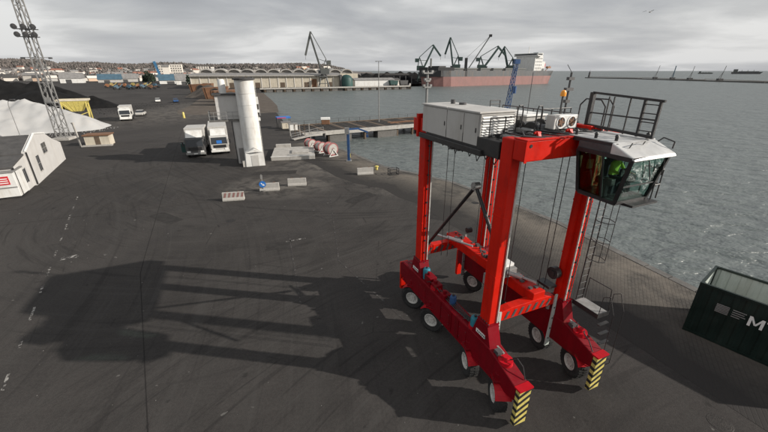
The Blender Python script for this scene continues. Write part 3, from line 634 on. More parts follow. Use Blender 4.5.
# cab roof platform with tall ladder-like rail
PF = MB().box(4.25, 6.42, 3.12, 4.9, 9.2, 9.3).build('cab_platform', 'silver', SC, bevel=.01)
MB().bar((3.6, 3.02, 9.25), (6.5, 3.06, 9.22), .07, .12).build('platform_edge', 'black_steel', PF)
for l, w in ((4.9, 3.3), (5.6, 3.3), (6.2, 3.4), (6.3, 4.7)): MB().cyl((l, w, 9.3), (l, w, 9.42), .05, n=10).cyl((l, w, 9.42), (l, w, 9.48), .07, .03, n=10).build('roof_lamp', 'black_steel', PF)
TR = MB()
a0, a1 = Vector((4.1, 4.75, 9.32)), Vector((6.5, 4.55, 9.32))
TR.box(4.03, 4.17, 4.68, 4.82, 9.3, 10.55); TR.bar(a0 + Vector((0, 0, 1.22)), a1 + Vector((.1, 0, 1.1)), .07)
TR.bar(a0 + Vector((0, 0, .55)), a1 + Vector((0, 0, .55)), .045); TR.bar(a0 + Vector((0, 0, .12)), a1 + Vector((0, 0, .05)), .09)
for t in (.28, .36, .6, .8, 1.0):
    p = a0.lerp(a1, t); TR.bar(p, p + Vector((0, 0, 1.13)), .07 if t > .7 else .035)
TR.build('tall_rail', 'black_steel', PF)
rg = MB()
for k in range(4): rg.bar(a0.lerp(a1, .8) + Vector((0, 0, .2 + .26 * k)), a1 + Vector((0, 0, .2 + .26 * k)), .03)
rg.build('rail_rungs', 'black_steel', PF)
# ---- driver's cab
CB = empty('driver_cab', (0, 0, 0)); CB.parent = SC
#  corner points: top ring (z 8.9) and bottom ring (z 7.5) tapering downward
T = {'bn': (5.35, 2.95, 8.95), 'fn': (7.08, 2.95, 8.93), 'ff': (6.98, 4.82, 8.93), 'bf': (5.35, 4.82, 8.95)}
B = {'bn': (5.42, 3.22, 7.55), 'fn': (6.72, 3.22, 7.5), 'ff': (6.72, 4.7, 7.5), 'bf': (5.42, 4.7, 7.55)}
frm = MB()
for k in T: frm.bar(T[k], B[k], .09)
ks = ['bn', 'fn', 'ff', 'bf']
for i in range(4):
    a, b = ks[i], ks[(i + 1) % 4]; frm.bar(T[a], T[b], .10, .12); frm.bar(B[a], B[b], .09)
def mid_(a, b, t): return tuple(Vector(a).lerp(Vector(b), t))
sA, sB = mid_(T['bn'], T['fn'], .5), mid_(B['bn'], B['fn'], .66)
frm.bar(sA, sB, .05); frm.bar(mid_(T['fn'], B['fn'], .62), mid_(T['ff'], B['ff'], .62), .04)
frm.build('cab_frame', 'black_steel', CB)
def pane(q, m, name='window_pane'):
    c = Vector((6.1, 4.0, 8.2)); n = (Vector(q[1]) - Vector(q[0])).cross(Vector(q[2]) - Vector(q[0])).normalized()
    if n.dot(Vector(q[0]) - c) < 0: n = -n
    mb = MB(); mb.add([Vector(p) - n * .012 for p in q] + [Vector(p) for p in q], [(0, 1, 2, 3), (7, 6, 5, 4), (0, 4, 5, 1), (1, 5, 6, 2), (2, 6, 7, 3), (3, 7, 4, 0)])
    return mb.build(name, m, CB)
pane([T['bn'], sA, sB, B['bn']], 'cab_glass_brown'); pane([sA, T['fn'], B['fn'], sB], 'cab_glass'); pane([T['fn'], T['ff'], B['ff'], B['fn']], 'cab_glass')
pane([T['ff'], T['bf'], B['bf'], B['ff']], 'cab_glass')
pane([T['bf'], T['bn'], B['bn'], B['bf']], 'cab_glass')
MB().prism([(5.42, 7.44), (6.72, 7.42), (6.72, 7.5), (5.42, 7.52)], 1, 3.24, 4.68).build('cab_floor', 'dark_grey', CB)
RF = MB().prism([(5.3, 9.0), (5.3, 9.195), (6.40, 9.195), (6.40, 9.0)], 1, 2.98, 4.84).build('cab_roof', 'dark_grey', CB)
MB().add([(6.40, 2.94, 9.31), (6.40, 4.86, 9.31), (7.1, 4.86, 8.99), (7.1, 2.94, 8.99), (6.40, 2.94, 8.97), (6.40, 4.86, 8.97), (7.16, 4.86, 8.90), (7.16, 2.94, 8.90)],
         [(0, 3, 2, 1), (3, 7, 6, 2), (0, 4, 7, 3), (1, 2, 6, 5), (0, 1, 5, 4), (4, 5, 6, 7)]).build('front_fairing', 'silver', CB, bevel=.03)
MB().tube([(6.7, 3.3, 9.18), (6.75, 3.3, 9.32), (6.68, 4.0, 9.34), (6.63, 4.0, 9.22)], .015, 6).build('fairing_handle', 'black_steel', CB)
MB().tube([(6.62, 4.7, 9.26), (6.7, 4.8, 9.38), (6.95, 4.95, 9.28), (6.95, 4.92, 9.08)], .02, 6).build('fairing_handle', 'black_steel', CB)
# outside step with rail below the front window
MB().prism([(6.7, 7.38), (7.05, 7.40), (7.05, 7.46), (6.7, 7.47)], 1, 3.6, 4.8).build('window_step', 'black_steel', CB)
rail('step_rail', [(6.85, 4.75, 7.46), (6.85, 5.02, 7.46), (6.3, 5.02, 7.46)], .95, 4, parent=CB); MB().box(6.6, 6.72, 5.0, 5.12, 7.8, 8.5).build('mirror', 'black_steel', CB)
MB().bar((7.1, 3.7, 8.85), (6.98, 4.2, 8.2), .025).bar((7.1, 4.4, 8.85), (6.98, 4.7, 8.3), .025).build('wiper', 'black_steel', CB)
# seat, console
st_ = MB().box(5.75, 6.2, 3.75, 4.3, 7.85, 7.98).box(5.66, 5.78, 3.78, 4.27, 7.95, 8.6).box(5.68, 5.76, 3.9, 4.15, 8.6, 8.78).box(5.85, 6.1, 3.9, 4.15, 7.5, 7.85).build('driver_seat', 'dark_cloth', CB, bevel=.03)
MB().box(5.8, 6.35, 3.42, 3.62, 7.9, 8.12).box(5.9, 6.2, 3.45, 3.6, 7.5, 7.9).build('console', 'dark_grey', CB, bevel=.02); MB().box(5.8, 6.35, 4.42, 4.62, 7.9, 8.12).box(5.9, 6.2, 4.45, 4.6, 7.5, 7.9).build('console', 'dark_grey', CB, bevel=.02)
MB().box(5.5, 5.56, 3.25, 3.55, 7.75, 8.2).build('fire_extinguisher_box', 'red_paint', CB); MB().box(5.5, 5.57, 3.3, 3.5, 8.3, 8.6).build('notice_card', 'print_white', CB)
MB().bar((6.62, 3.5, 7.9), (6.62, 3.5, 8.35), .04).box(6.55, 6.62, 3.36, 3.66, 8.3, 8.52).build('display', 'black_steel', CB)
# the cab and its roof platform hang centrally in front of the front cross beam
for o_ in (CB, PF): o_.location = (1.572, -.875, 1.356); o_.scale = (.88, .88, .88)
for w in (2.0, 3.2): MB().prism([(6.0, 9.1), (6.0, 9.44), (7.1, 9.44), (7.1, 9.38)], 1, w, w + .12).build('cab_bracket', 'orange_paint', SC)
# ---- spreader between the legs
SP = empty('spreader', (0, 0, 0)); SP.parent = SC
MB().box(-.75, 5.2, 2.35, 2.95, 3.05, 3.5).build('main_beam', 'orange_paint', SP, bevel=.03)
for l in (-.62, 4.9):
    eb = MB().prism([(.78, 2.75), (3.5, 2.75), (3.5, 3.12), (3.0, 3.22), (1.3, 3.22), (.78, 3.12)], 0, l, l + .34).build('end_beam', 'orange_paint', SP, bevel=.02)
    for k in range(7): MB().prism([(1.0 + .34 * k, 2.8), (1.12 + .34 * k, 2.8), (1.26 + .34 * k, 3.1), (1.14 + .34 * k, 3.1)], 0, l + .34, l + .352).build('stripe', 'dark_grey', eb)
    for w, in ((.86,), (3.42,)):
        MB().cyl((l + .17, w, 2.45), (l + .17, w, 2.78), .07, n=12).build('twistlock', 'steel', eb)
        s = 1 if w > 2 else -1; lo = l + (.34 if l > 2 else -.06)
        MB().prism([(w + s * .04, 3.2), (w + s * .15 + .0, 3.2), (w + s * .24, .72), (w + s * .02, .72)], 0, lo, lo + .05).build('corner_guide', 'mid_grey' if l < 2 else 'container_inside', eb)
        for k in range(4): MB().cyl((lo + .05, w + s * .1, 1.1 + .5 * k), (lo + .062, w + s * .1, 1.1 + .5 * k), .035, n=8).build('guide_hole', 'black_steel', eb)
MB().cyl((-.3, 1.5, 3.75), (1.6, 2.2, 3.85), .05, n=10).cyl((.2, 1.75, 3.77), (1.0, 2.05, 3.82), .09, n=12).build('hydraulic_cylinder', 'steel', SP)
MB().cyl((3.9, 2.3, 3.75), (4.9, 2.75, 3.7), .05, n=10).cyl((3.9, 2.2, 3.75), (4.4, 2.5, 3.72), .1, n=12).build('hydraulic_cylinder', 'steel', SP)
MB().box(3.0, 3.9, 2.0, 2.7, 3.5, 3.85).box(3.2, 3.6, 1.6, 2.0, 3.0, 3.5).build('hydraulic_unit', 'mid_grey', SP, bevel=.02)
sf = MB()
for k in range(40):
    l = rnd.uniform(-.6, 5.0); w = rnd.uniform(2.4, 2.8); s = rnd.uniform(.04, .16); sf.box(l, l + s, w, w + s, 3.49, 3.52 + rnd.uniform(0, .14))
sf.build('spreader_fittings', 'dark_grey', SP)['kind'] = 'stuff'
MB().box(3.3, 3.7, 2.3, 2.7, 3.85, 3.97).build('sensor_lid', 'print_white', SP)
MB().cyl((5.05, 3.3, 4.1), (5.05, 3.52, 4.1), .24, n=20).cyl((5.05, 3.26, 4.1), (5.05, 3.3, 4.1), .12, n=14).build('cable_reel', 'black_steel', SP, smooth=True)
MB().box(4.6, 5.2, 3.1, 3.5, 3.5, 3.6).build('reel_bracket', 'black_steel', SP); MB().cyl((-.2, 3.2, 3.7), (-.2, 3.45, 3.7), .14, n=14).build('rope_sheave', 'black_steel', SP)
# hoist ropes
for l, w in ((.75, 1.1), (.95, 1.3), (.8, 3.0), (.98, 3.15), (4.55, 1.25), (4.75, 1.4), (4.7, 3.1), (4.85, 3.25)):
    MB().cyl((l, w, 3.2), (l, w, 8.95), .014, n=6).build('hoist_rope', 'black_steel', SC)
# folding hose arm
ap, lo_, hi_ = (3.0, .92, 7.28), (-.05, .85, 3.5), (4.75, .92, 5.05)
HA = MB().cyl(lo_, ap, .07, n=10).cyl(ap, hi_, .07, n=10).build('hose_arm', 'black_steel', SC, smooth=True)
MB().cyl((3.0, .80, 7.28), (3.0, 1.04, 7.28), .15, n=16).cyl((3.0, .78, 7.28), (3.0, 1.06, 7.28), .06, n=12).build('arm_joint', 'steel', HA, smooth=True)
MB().cyl((-.05, .5, 3.5), (-.05, .95, 3.5), .08, n=12).build('arm_pivot', 'dark_grey', HA)
# ladder with hoops on the far front leg and its landing
LD = empty('ladder', (0, 0, 0)); LD.parent = SC
for w in (4.2, 4.55): MB().cyl((5.62, w, 3.0), (5.62, w, 9.3), .022, n=6).build('stile', 'black_steel', LD)
for k in range(20): MB().cyl((5.62, 4.2, 3.15 + .3 * k), (5.62, 4.55, 3.15 + .3 * k), .014, n=6).build('rung', 'black_steel', LD)
for k in range(6):
    z = 4.9 + .75 * k; MB().tube([(5.62, 4.2, z), (5.8, 4.1, z), (6.1, 4.2, z), (6.2, 4.38, z), (6.1, 4.55, z), (5.8, 4.66, z), (5.62, 4.55, z)], .014, 6).build('safety_hoop', 'black_steel', LD)
for w in (4.2, 4.55): MB().cyl((6.1, w, 4.9), (6.1, w, 8.65), .012, n=5).build('hoop_strap', 'black_steel', LD)
LN = MB().box(5.55, 6.6, 4.15, 4.75, 2.86, 2.92).build('landing', 'mid_grey', SC); MB().box(5.53, 6.62, 4.13, 4.15, 2.82, 3.0).box(6.6, 6.62, 4.15, 4.75, 2.82, 3.0).build('toe_board', 'black_steel', LN)
for k in range(5): MB().box(6.62 + .09 * k, 6.74 + .09 * k, 4.2, 4.7, 2.55 - .36 * k, 2.58 - .36 * k).build('step', 'black_steel', LN)
for w in (4.18, 4.72): MB().tube([(6.6, w, 2.9), (6.62, w, 3.75), (6.85, w, 3.9), (7.1, w, 3.3), (7.14, w, .95), (7.0, w, .75)], .012, 6).build('handrail', 'black_steel', LN)
MB().tube([(5.6, 4.74, 2.92), (5.6, 4.74, 3.85), (6.5, 4.74, 3.85), (6.58, 4.74, 2.92)], .016, 6).build('handrail', 'black_steel', LN)
# ---- the driver, seated in the cab
def person(name, loc, rz, label, shirt, trousers):
    e = empty(name, loc, rz, label, 'person')
    J = {'pelvis': (0, 0, .10, .15, .13), 'belly': (-.03, 0, .28, .15, .12), 'chest': (.0, 0, .48, .17, .12), 'neck': (.05, 0, .64, .06, .06), 'head': (.10, 0, .76, .085, .10), 'crown': (.09, 0, .86, .07, .085)}
    E = [('pelvis', 'belly'), ('belly', 'chest'), ('chest', 'neck'), ('neck', 'head'), ('head', 'crown')]
    for s, n in ((-1, 'r'), (1, 'l')):
        J.update({n + 'sh': (.02, s * .19, .55, .07, .07), n + 'el': (.16, s * .25, .32, .052, .052), n + 'wr': (.40, s * .22, .28, .036, .036), n + 'pa': (.47, s * .22, .28, .04, .028),
                  n + 'hip': (.05, s * .10, .08, .095, .095), n + 'kn': (.46, s * .13, .10, .07, .07), n + 'an': (.52, s * .13, -.30, .048, .048), n + 'to': (.70, s * .14, -.34, .04, .035)})
        E += [('chest', n + 'sh'), (n + 'sh', n + 'el'), (n + 'el', n + 'wr'), (n + 'wr', n + 'pa'), ('pelvis', n + 'hip'), (n + 'hip', n + 'kn'), (n + 'kn', n + 'an'), (n + 'an', n + 'to')]
        for f in range(5):
            q = n + 'f%d' % f; dy = s * (-.03 + .02 * f); J[q] = (.545 if f else .50, s * .22 + dy, .262 if f else .27, .010, .010); E.append((n + 'pa', q))
    keys = list(J); me = bpy.data.meshes.new('body'); me.from_pydata([J[k][:3] for k in keys], [(keys.index(a), keys.index(b)) for a, b in E], [])
    o = bpy.data.objects.new('body', me); COL.objects.link(o); o.parent = e
    md = o.modifiers.new('skin', 'SKIN'); md.use_smooth_shade = True
    for k, v in zip(keys, me.skin_vertices[0].data): v.radius = J[k][3:5]; v.use_root = (k == 'pelvis')
    sb = o.modifiers.new('sub', 'SUBSURF'); sb.levels = 1; sb.render_levels = 1
    m = bpy.data.materials.new('body_' + name); m.use_nodes = True; t = m.node_tree; b = t.nodes['Principled BSDF']; b.inputs['Roughness'].default_value = .75
    tcn = N(t, 'ShaderNodeTexCoord'); sp = N(t, 'ShaderNodeSeparateXYZ'); t.links.new(tcn.outputs['Object'], sp.inputs[0])
    up = math_n(t, 'GREATER_THAN', sp.outputs[2], .17); arm = math_n(t, 'GREATER_THAN', math_n(t, 'ABSOLUTE', sp.outputs[1]), .17)
    c = mixc(t, math_n(t, 'MAXIMUM', up, 0), trousers, shirt); hand = math_n(t, 'MULTIPLY', math_n(t, 'GREATER_THAN', sp.outputs[0], .41), math_n(t, 'GREATER_THAN', sp.outputs[2], .2))
    skin = math_n(t, 'MAXIMUM', hand, math_n(t, 'GREATER_THAN', sp.outputs[2], .63)); c = mixc(t, skin, c, (.48, .28, .2)); t.links.new(c, b.inputs['Base Color']); me.materials.append(m)
    MB().lathe([(.105, -.03), (.108, .02), (.09, .08), (.05, .115), (0, .125)], (.075, 0, .83), n=16).build('hair', 'dark_cloth', e, smooth=True)
    MB().box(.185, .215, -.014, .014, .76, .79).box(.175, .19, -.045, -.02, .80, .812).box(.175, .19, .02, .045, .80, .812).box(.178, .19, -.025, .025, .72, .73).build('face', 'skin', e, bevel=.004)
    return e
loc = Vector((1.384, 15.0, 0)) + Vector((.4, -.9165, 0)) * 6.81 + Vector((.9165, .4, 0)) * 2.66
DR = person('person', (loc.x, loc.y, 8.375), math.atan2(-.9165, .4), 'driver in a yellow-green high-visibility jacket seated in the carrier cab', (.40, .62, .06), (.02, .025, .035))
DR.scale = (.88, .88, .88)
# ================================================================== NEAR AND MIDDLE DISTANCE THINGS
def frame2(p, q):
    """origin, rotation so that local x runs p -> q"""
    return (p[0], p[1], 0), math.atan2(q[1] - p[1], q[0] - p[0]), math.hypot(q[0] - p[0], q[1] - p[1])
EL2, EW2, O2 = Vector((.4, -.9165)), Vector((.9165, .4)), Vector((1.384, 15.0))
def cl2w(l, w): v = O2 + EL2 * l + EW2 * w; return (v.x, v.y)
# ---- open green container on the quay, near right
c0 = cl2w(6.52, 10.95)
CT = empty('shipping_container', (c0[0], c0[1], 0), math.atan2(-.9165, .4) + R(13.4), 'dark green open-topped shipping container with white MT lettering near the quay edge', 'container')
L_, W_, H_ = 6.06, 2.44, 2.59
fr = MB()
for y in (0.0, W_ - .1):
    for z in (.02, H_ - .1): fr.box(.1, L_ - .1, y, y + .1, z, z + .1)
for x in (0.0, L_ - .1):
    for z in (.02, H_ - .1): fr.box(x, x + .1, .1, W_ - .1, z, z + .1)
for x in (0.0, L_ - .12):
    for y in (0., W_ - .12): fr.box(x, x + .12, y, y + .12, .12, H_ - .1)
fr.build('frame', 'container_green', CT)
for x in (-.004, L_ - .17):
    for y in (-.004, W_ - .155):
        for z in (0, H_ - .12): MB().box(x, x + .175, y, y + .16, z, z + .125).build('corner_casting', 'container_green', CT, bevel=.01)
def corrug(n, length, depth):
    out = []; p = length / n
    for k in range(n): out += [(k * p, 0), (k * p + p * .3, 0), (k * p + p * .45, depth), (k * p + p * .85, depth)]
    return out + [(length, 0)]
def corr_wall(y_face, thick, sign, name, m, mi):
    pr = corrug(16, L_ - .24, .036); a = [(x + .12, y_face + sign * (.02 + d)) for x, d in pr]
    b = MB(); n = len(a); b.add([(x, y, .12) for x, y in a] + [(x, y, H_ - .1) for x, y in a], [(i, i + 1, n + i + 1, n + i) if sign > 0 else (i + 1, i, n + i, n + i + 1) for i in range(n - 1)]); o = b.build(name, m, CT)
    c = MB(); c.add([(x, y + sign * .01, .12) for x, y in a] + [(x, y + sign * .01, H_ - .1) for x, y in a], [(i + 1, i, n + i, n + i + 1) if sign > 0 else (i, i + 1, n + i + 1, n + i) for i in range(n - 1)]); c.build('lining', mi, o); return o
sw = corr_wall(0, .05, 1, 'side_wall', 'container_green', 'container_inside'); corr_wall(W_, .05, -1, 'side_wall', 'container_green', 'container_inside')
for x0, x1, xi0, xi1 in ((.03, .06, .06, .075), (L_ - .06, L_ - .03, L_ - .075, L_ - .06)):
    ew = MB().box(x0, x1, .12, W_ - .12, .12, H_ - .1).build('end_wall', 'container_green', CT); MB().box(xi0, xi1, .13, W_ - .13, .13, H_ - .12).build('lining', 'container_inside', ew)
MB().box(.1, L_ - .1, .1, W_ - .1, .10, .14).build('floor', 'timber', CT)
# printing on the near side (one flat panel just proud of the ribs)
def flat(poly, m, name, parent, y=-.004): return MB().add([(x, y, z) for x, z in poly], [tuple(range(len(poly)))]).build(name, m, parent)
lx, lz = .76, 1.52
for k in range(6): flat([(lx, lz + .07 * k), (lx + .43, lz + .07 * k), (lx + .43, lz + .045 + .07 * k), (lx, lz + .045 + .07 * k)], 'mid_grey', 'emblem_bar', CT)
for k, (a, b) in enumerate(((0, .43), (0, .38), (0, .43), (0, .28))): flat([(lx + .53, lz + .33 - .1 * k), (lx + .53 + b, lz + .33 - .1 * k), (lx + .53 + b, lz + .37 - .1 * k), (lx + .53, lz + .37 - .1 * k)], 'mid_grey', 'text_line', CT)
def letter(segs, ox, oz, h, sl=.0):
    for q in segs: flat([(ox + x * h + z * h * sl, oz + z * h) for x, z in q], 'print_white', 'letter_stroke', CT)
h = .46; ox = 1.82; oz = 1.44
letter([[(0, 0), (.2, 0), (.2, 1), (0, 1)], [(.8, 0), (1.0, 0), (1.0, 1), (.8, 1)], [(.201, 1), (.201, .68), (.42, .2), (.5, .2), (.5, .36)], [(.5, .36), (.5, .2), (.58, .2), (.799, .68), (.799, 1)]], ox, oz, h)
letter([[(.3, 0), (.5, 0), (.5, .8), (.3, .8)], [(0, .801), (.8, .801), (.8, 1), (0, 1)]], ox + 1.12 * h, oz, h)
# ---- concrete barriers
BAR = [(-14.12, 31.4, -.14, 'red_white'), (-11.6, 34.3, -.17, ''), (-9.2, 36.0, -.2, ''), (-2.2, 40.4, -.15, '')]
BL = ['red and white striped concrete barrier block, the nearest of the row', 'plain pale concrete barrier block beside the blue road sign', 'plain pale concrete barrier block between road sign and cable reels', 'plain pale concrete barrier block standing alone near the quay edge']
for (x, y, rz, k), lb in zip(BAR, BL):
    e = empty('concrete_barrier', (x, y, 0), rz - .0 + .35, lb, 'barrier', 'concrete barrier blocks along the quay road')
    bd = MB().prism([(-.3, 0), (.3, 0), (.3, .12), (.17, .32), (.12, .78), (-.12, .78), (-.17, .32), (-.3, .12)], 0, -.95, .95).build('block', 'concrete', e, bevel=.02)
    if k:
        for i in range(5):
            a = -.85 + .38 * i; MB().add([(a, -.178, .33), (a + .19, -.178, .33), (a + .32, -.128, .76), (a + .13, -.128, .76)], [(0, 1, 2, 3)]).build('red_stripe', 'hull_pink', e)
    for s in (-.5, .5): MB().tube([(s - .08, 0, .76), (s - .08, 0, .86), (s + .08, 0, .86), (s + .08, 0, .76)], .015, 6).build('lifting_loop', 'rust', e)
# round blue sign on a post
SG = empty('road_sign', (-12.15, 34.0, 0), R(15), 'round blue road sign on a short leaning post beside the barriers', 'sign')
MB().cyl((0, 0, 0), (-.05, 0, 1.75), .035, n=8).build('post', 'mid_grey', SG); MB().cyl((-.02, -.05, .75), (-.02, -.03, .75), .33, n=24).build('disc', 'blue_sign', SG)
MB().add([(-.18, -.052, .86), (-.12, -.052, .92), (.1, -.052, .68), (.04, -.052, .62)], [(3, 2, 1, 0)]).add([(.17, -.052, .58), (-.06, -.052, .62), (.13, -.052, .80)], [(0, 2, 1)]).build('arrow', 'print_white', SG); MB().box(-.14, .06, -.04, -.02, 1.3, 1.7).build('top_plate', 'mid_grey', SG)
MB().cyl((0, 0, 0), (0, 0, .12), .25, n=14).build('foot', 'concrete_dark', SG)
bo = MB().lathe([(.16, 0), (.15, .25), (.13, .3), (.24, .34), (.25, .44), (.1, .5), (0, .51)], n=18).build('bollard', 'yellow', smooth=True); bo.location = (-.9, 42.4, .02); tag(bo, 'small yellow mooring bollard on the quay edge', 'bollard')
lr = empty('wire_frame_crate', (.7, 39.8, 0), R(20), 'dark steel wire-frame crate lying beside the quay edge', 'crate')
for x in (0, 1.1):
    for y in (0, .7): MB().bar((x, y, 0), (x, y, .75), .06).build('corner_post', 'black_steel', lr)
for z in (.05, .4, .73):
    MB().bar((0, 0, z), (1.1, 0, z), .05).bar((0, .7, z), (1.1, .7, z), .05).bar((0, 0, z), (0, .7, z), .05).bar((1.1, 0, z), (1.1, .7, z), .05).build('rail', 'black_steel', lr)
# ---- white round tower with its side block
TW = empty('control_tower', (-17.05, 46.0, 0), R(22), 'white round quayside tower with a cantilevered side block and balcony', 'tower')
MB().lathe([(1.16, 0), (1.13, 10.2), (1.13, 10.25)], n=40).build('shaft', 'white_paint', TW, smooth=True)
cp = MB().lathe([(0, 10.25), (1.3, 10.25), (1.32, 10.42), (0, 10.5)], n=32).build('cap', 'roof_dark', TW, smooth=True)
for k in range(8):
    a = k * math.pi / 4; MB().box(.9 * math.cos(a) - .1, .9 * math.cos(a) + .1, .9 * math.sin(a) - .1, .9 * math.sin(a) + .1, 10.45, 10.58).build('cap_fitting', 'dark_grey', cp)
MB().prism([(-3.6, .6), (-1.0, .6), (-1.0, 3.0), (-3.6, 3.0)], 2, 5.6, 8.5).build('upper_room', 'wall_white', TW, bevel=.02)
MB().box(-3.85, -.9, .35, 3.25, 8.5, 8.66).build('room_roof', 'roof_dark', TW)
bl_ = MB().box(-4.6, -.9, .1, 3.3, 5.4, 5.58).build('balcony', 'concrete_dark', TW)
rail('balcony_rail', [(-1.1, .15, 5.58), (-4.55, .15, 5.58), (-4.55, 3.2, 5.58)], .95, 10, parent=TW, m='mid_grey', r=.025)
MB().box(-2.0, -.9, .3, 2.6, 0, 5.4).build('stair_shaft', 'wall_white', TW)
for k in range(7): MB().lathe([(1.165, 1.35 * k + .6), (1.172, 1.35 * k + .61), (1.172, 1.35 * k + .64), (1.165, 1.35 * k + .65)], n=40).build('shaft_joint', 'white_paint', TW, smooth=True)
for k in range(4): MB().box(-3.62, -.98, .585, .6, 5.9 + .65 * k, 5.92 + .65 * k).build('panel_joint', 'wall_white', TW)
MB().box(-1.75, -1.1, .28, .3, .05, 2.0).build('side_door', 'roof_grey', TW)
MB().lathe([(.42, 8.66), (.42, 10.1), (.3, 10.3), (0, 10.32)], (-2.6, 1.9, 0), n=20).build('roof_tank', 'white_paint', TW, smooth=True)
for k in range(3): MB().box(1.05, 1.36, -.35, .35, 5.4 + 1.0 * k, 5.75 + 1.0 * k + (.5 if k == 2 else 0)).build('side_hatch', 'white_paint', TW)
MB().box(1.3, 1.44, -.25, .3, 6.0, 7.9).build('cable_duct', 'roof_grey', TW)
MB().bar((1.22, .1, 0), (1.22, .1, 9.6), .09).build('down_pipe', 'mid_grey', TW); MB().bar((-2.05, .25, 0), (-2.05, .25, 5.4), .1).build('down_pipe', 'black_steel', TW)
pc = MB().prism([(-1.15, 0), (1.15, 0), (1.05, 1.75), (.0, 2.15), (-1.05, 1.75)], 1, -2.0, -.95).build('porch', 'white_paint', TW, bevel=.02)
MB().add([(-1.0, -2.02, 1.75), (.0, -2.3, 1.85), (1.0, -2.02, 1.75), (.0, -1.2, 2.25)], [(0, 1, 2, 3)]).build('porch_hood', 'roof_grey', TW)
MB().box(-.42, .42, -2.03, -2.0, .05, 1.4).build('porch_door', 'grey_panel', TW); MB().box(-1.5, -1.15, -1.9, -1.5, 0, .75).build('step_post', 'concrete', TW)
# ---- concrete platform next to the tower
PL = empty('loading_platform', (-14.0, 47.2, 0), R(12), 'low pale concrete platform with a raised slab next to the tower', 'platform')
MB().box(-1.2, 4.6, 0, 6.6, 0, .52).build('base', 'concrete', PL, bevel=.03); MB().box(1.5, 3.8, 1.6, 3.9, .522, .72).build('slab', 'concrete', PL, bevel=.03); MB().box(-1.0, 1.2, 6.6, 7.4, 0, .9).build('end_block', 'concrete', PL, bevel=.03)
MB().box(-1.24, 4.64, -.02, .12, .522, .56).build('nosing', 'print_white', PL)
# ---- cable reels
REEL = [(-7.6, 50.2, .9, 'largest and nearest of the three red and white cable reels by the water'), (-9.5, 52.6, .74, 'middle one of the three red and white cable reels'), (-11.4, 54.9, .74, 'farthest of the three red and white cable reels')]
for x, y, r, lb in REEL:
    e = empty('cable_reel', (x, y, 0), R(-48), lb, 'cable reel', 'cable reels on the quay')
    c = (0, 0, r + .12)
    for a, b in ((-.62, -.52), (.52, .62)):
        f_ = MB().lathe([(0, a), (r, a), (r, b), (0, b)], c, 'x', 32).build('flange', 'reel_red', e, smooth=True)
        MB().lathe([(.25 * r, 0), (.80 * r, 0), (.80 * r, .015), (.25 * r, .015)], (b if b > 0 else a - .015, 0, c[2]), 'x', 28).build('flange_panel', 'concrete', f_)
        MB().cyl((a - .05, 0, c[2]), (b + .05, 0, c[2]), .14, n=14).build('hub', 'steel', f_)
    MB().lathe([(r * .72, -.52), (r * .76, -.3), (r * .72, -.1), (r * .77, .12), (r * .72, .3), (r * .74, .52)], c, 'x', 32).build('cable_windings', 'concrete' if r < 1 else 'reel_red', e, smooth=True)
    for s in (-.72, .72): MB().bar((s, -.75, 0), (s, 0, c[2]), .09).bar((s, .75, 0), (s, 0, c[2]), .09).bar((s, -.75, .06), (s, .75, .06), .09).build('stand', 'white_paint', e)
# ---- blue davit
DV = empty('davit', (-4.72, 46.98, 0), 0, 'blue steel davit with a short jib at the basin edge', 'davit')
MB().bar((0, 0, 0), (0, 0, 4.0), .34, .34, up=(0, 1, 0)).build('post', 'blue_paint', DV, bevel=.02); MB().box(-.35, .35, -.35, .35, 0, .1).build('base_plate', 'mid_grey', DV)
MB().box(-.4, .15, -.25, .25, 3.6, 4.4).build('winch_box', 'mid_grey', DV); MB().bar((.1, 0, 4.2), (1.4, .3, 4.25), .18, .22).bar((1.35, .3, 4.22), (2.6, .5, 3.75), .16, .2).build('jib', 'blue_paint', DV); MB().cyl((2.5, .48, 3.75), (2.5, .48, 3.2), .04, n=6).box(2.35, 2.65, .38, .58, 3.1, 3.4).build('hook_block', 'blue_paint', DV)
MB().box(.12, .24, -.1, .1, .5, 1.0).build('control_box', 'yellow', DV)
# ---- pier on piers, with planks, kerb, lamp and rails
PA, PB = Vector((-15.8, 69.4)), Vector((36.0, 98.5)); PBA, PBB = Vector((-21.0, 79.0)), Vector((30.0, 109.0))
PR = tag(empty('pier', (0, 0, 0)), 'long low pier with timber deck and dark piles crossing the basin', 'pier')
npl = 64
for k in range(npl):
    u0, u1 = k / npl + .0012, (k + 1) / npl - .0012; z = .02 + rnd.uniform(-.02, .02)
    q = [PA.lerp(PB, u0), PA.lerp(PB, u1), PBA.lerp(PBB, u1), PBA.lerp(PBB, u0)]; MB().prism([tuple(p) for p in q], 2, -.55, z).build('deck_plank', 'patch_pale' if k % 5 else 'timber', PR)
d_ = (PB - PA).normalized(); nrm = Vector((-d_.y, d_.x))
for base, s in ((PA, -1), (PBA, 1)):
    ln = (PB - PA).length
    MB().bar((*(base + nrm * s * .12), -.22), (*(base + d_ * ln + nrm * s * .12), -.22), .3, .8).build('edge_beam', 'concrete' if s < 0 else 'timber', PR)
    for k in range(15):
        p = base + d_ * (1.5 + k * (ln - 3) / 14); MB().cyl((*(p + nrm * (-s) * .35), -6), (*(p + nrm * (-s) * .35), -.25), .3, n=10).build('pile', 'timber', PR)
    for k in range(22):
        p = base + d_ * (1 + k * (ln - 2) / 21) + nrm * s * .05
        if s > 0: MB().bar((*p, .1), (*p, 1.0), .07).build('rail_post', 'dark_grey', PR)
MB().bar((*(PBA + nrm * .05), 1.0), (*(PBA + d_ * 58 + nrm * .05), 1.0), .06).bar((*(PBA + nrm * .05), .55), (*(PBA + d_ * 58 + nrm * .05), .55), .05).build('hand_rail', 'dark_grey', PR)
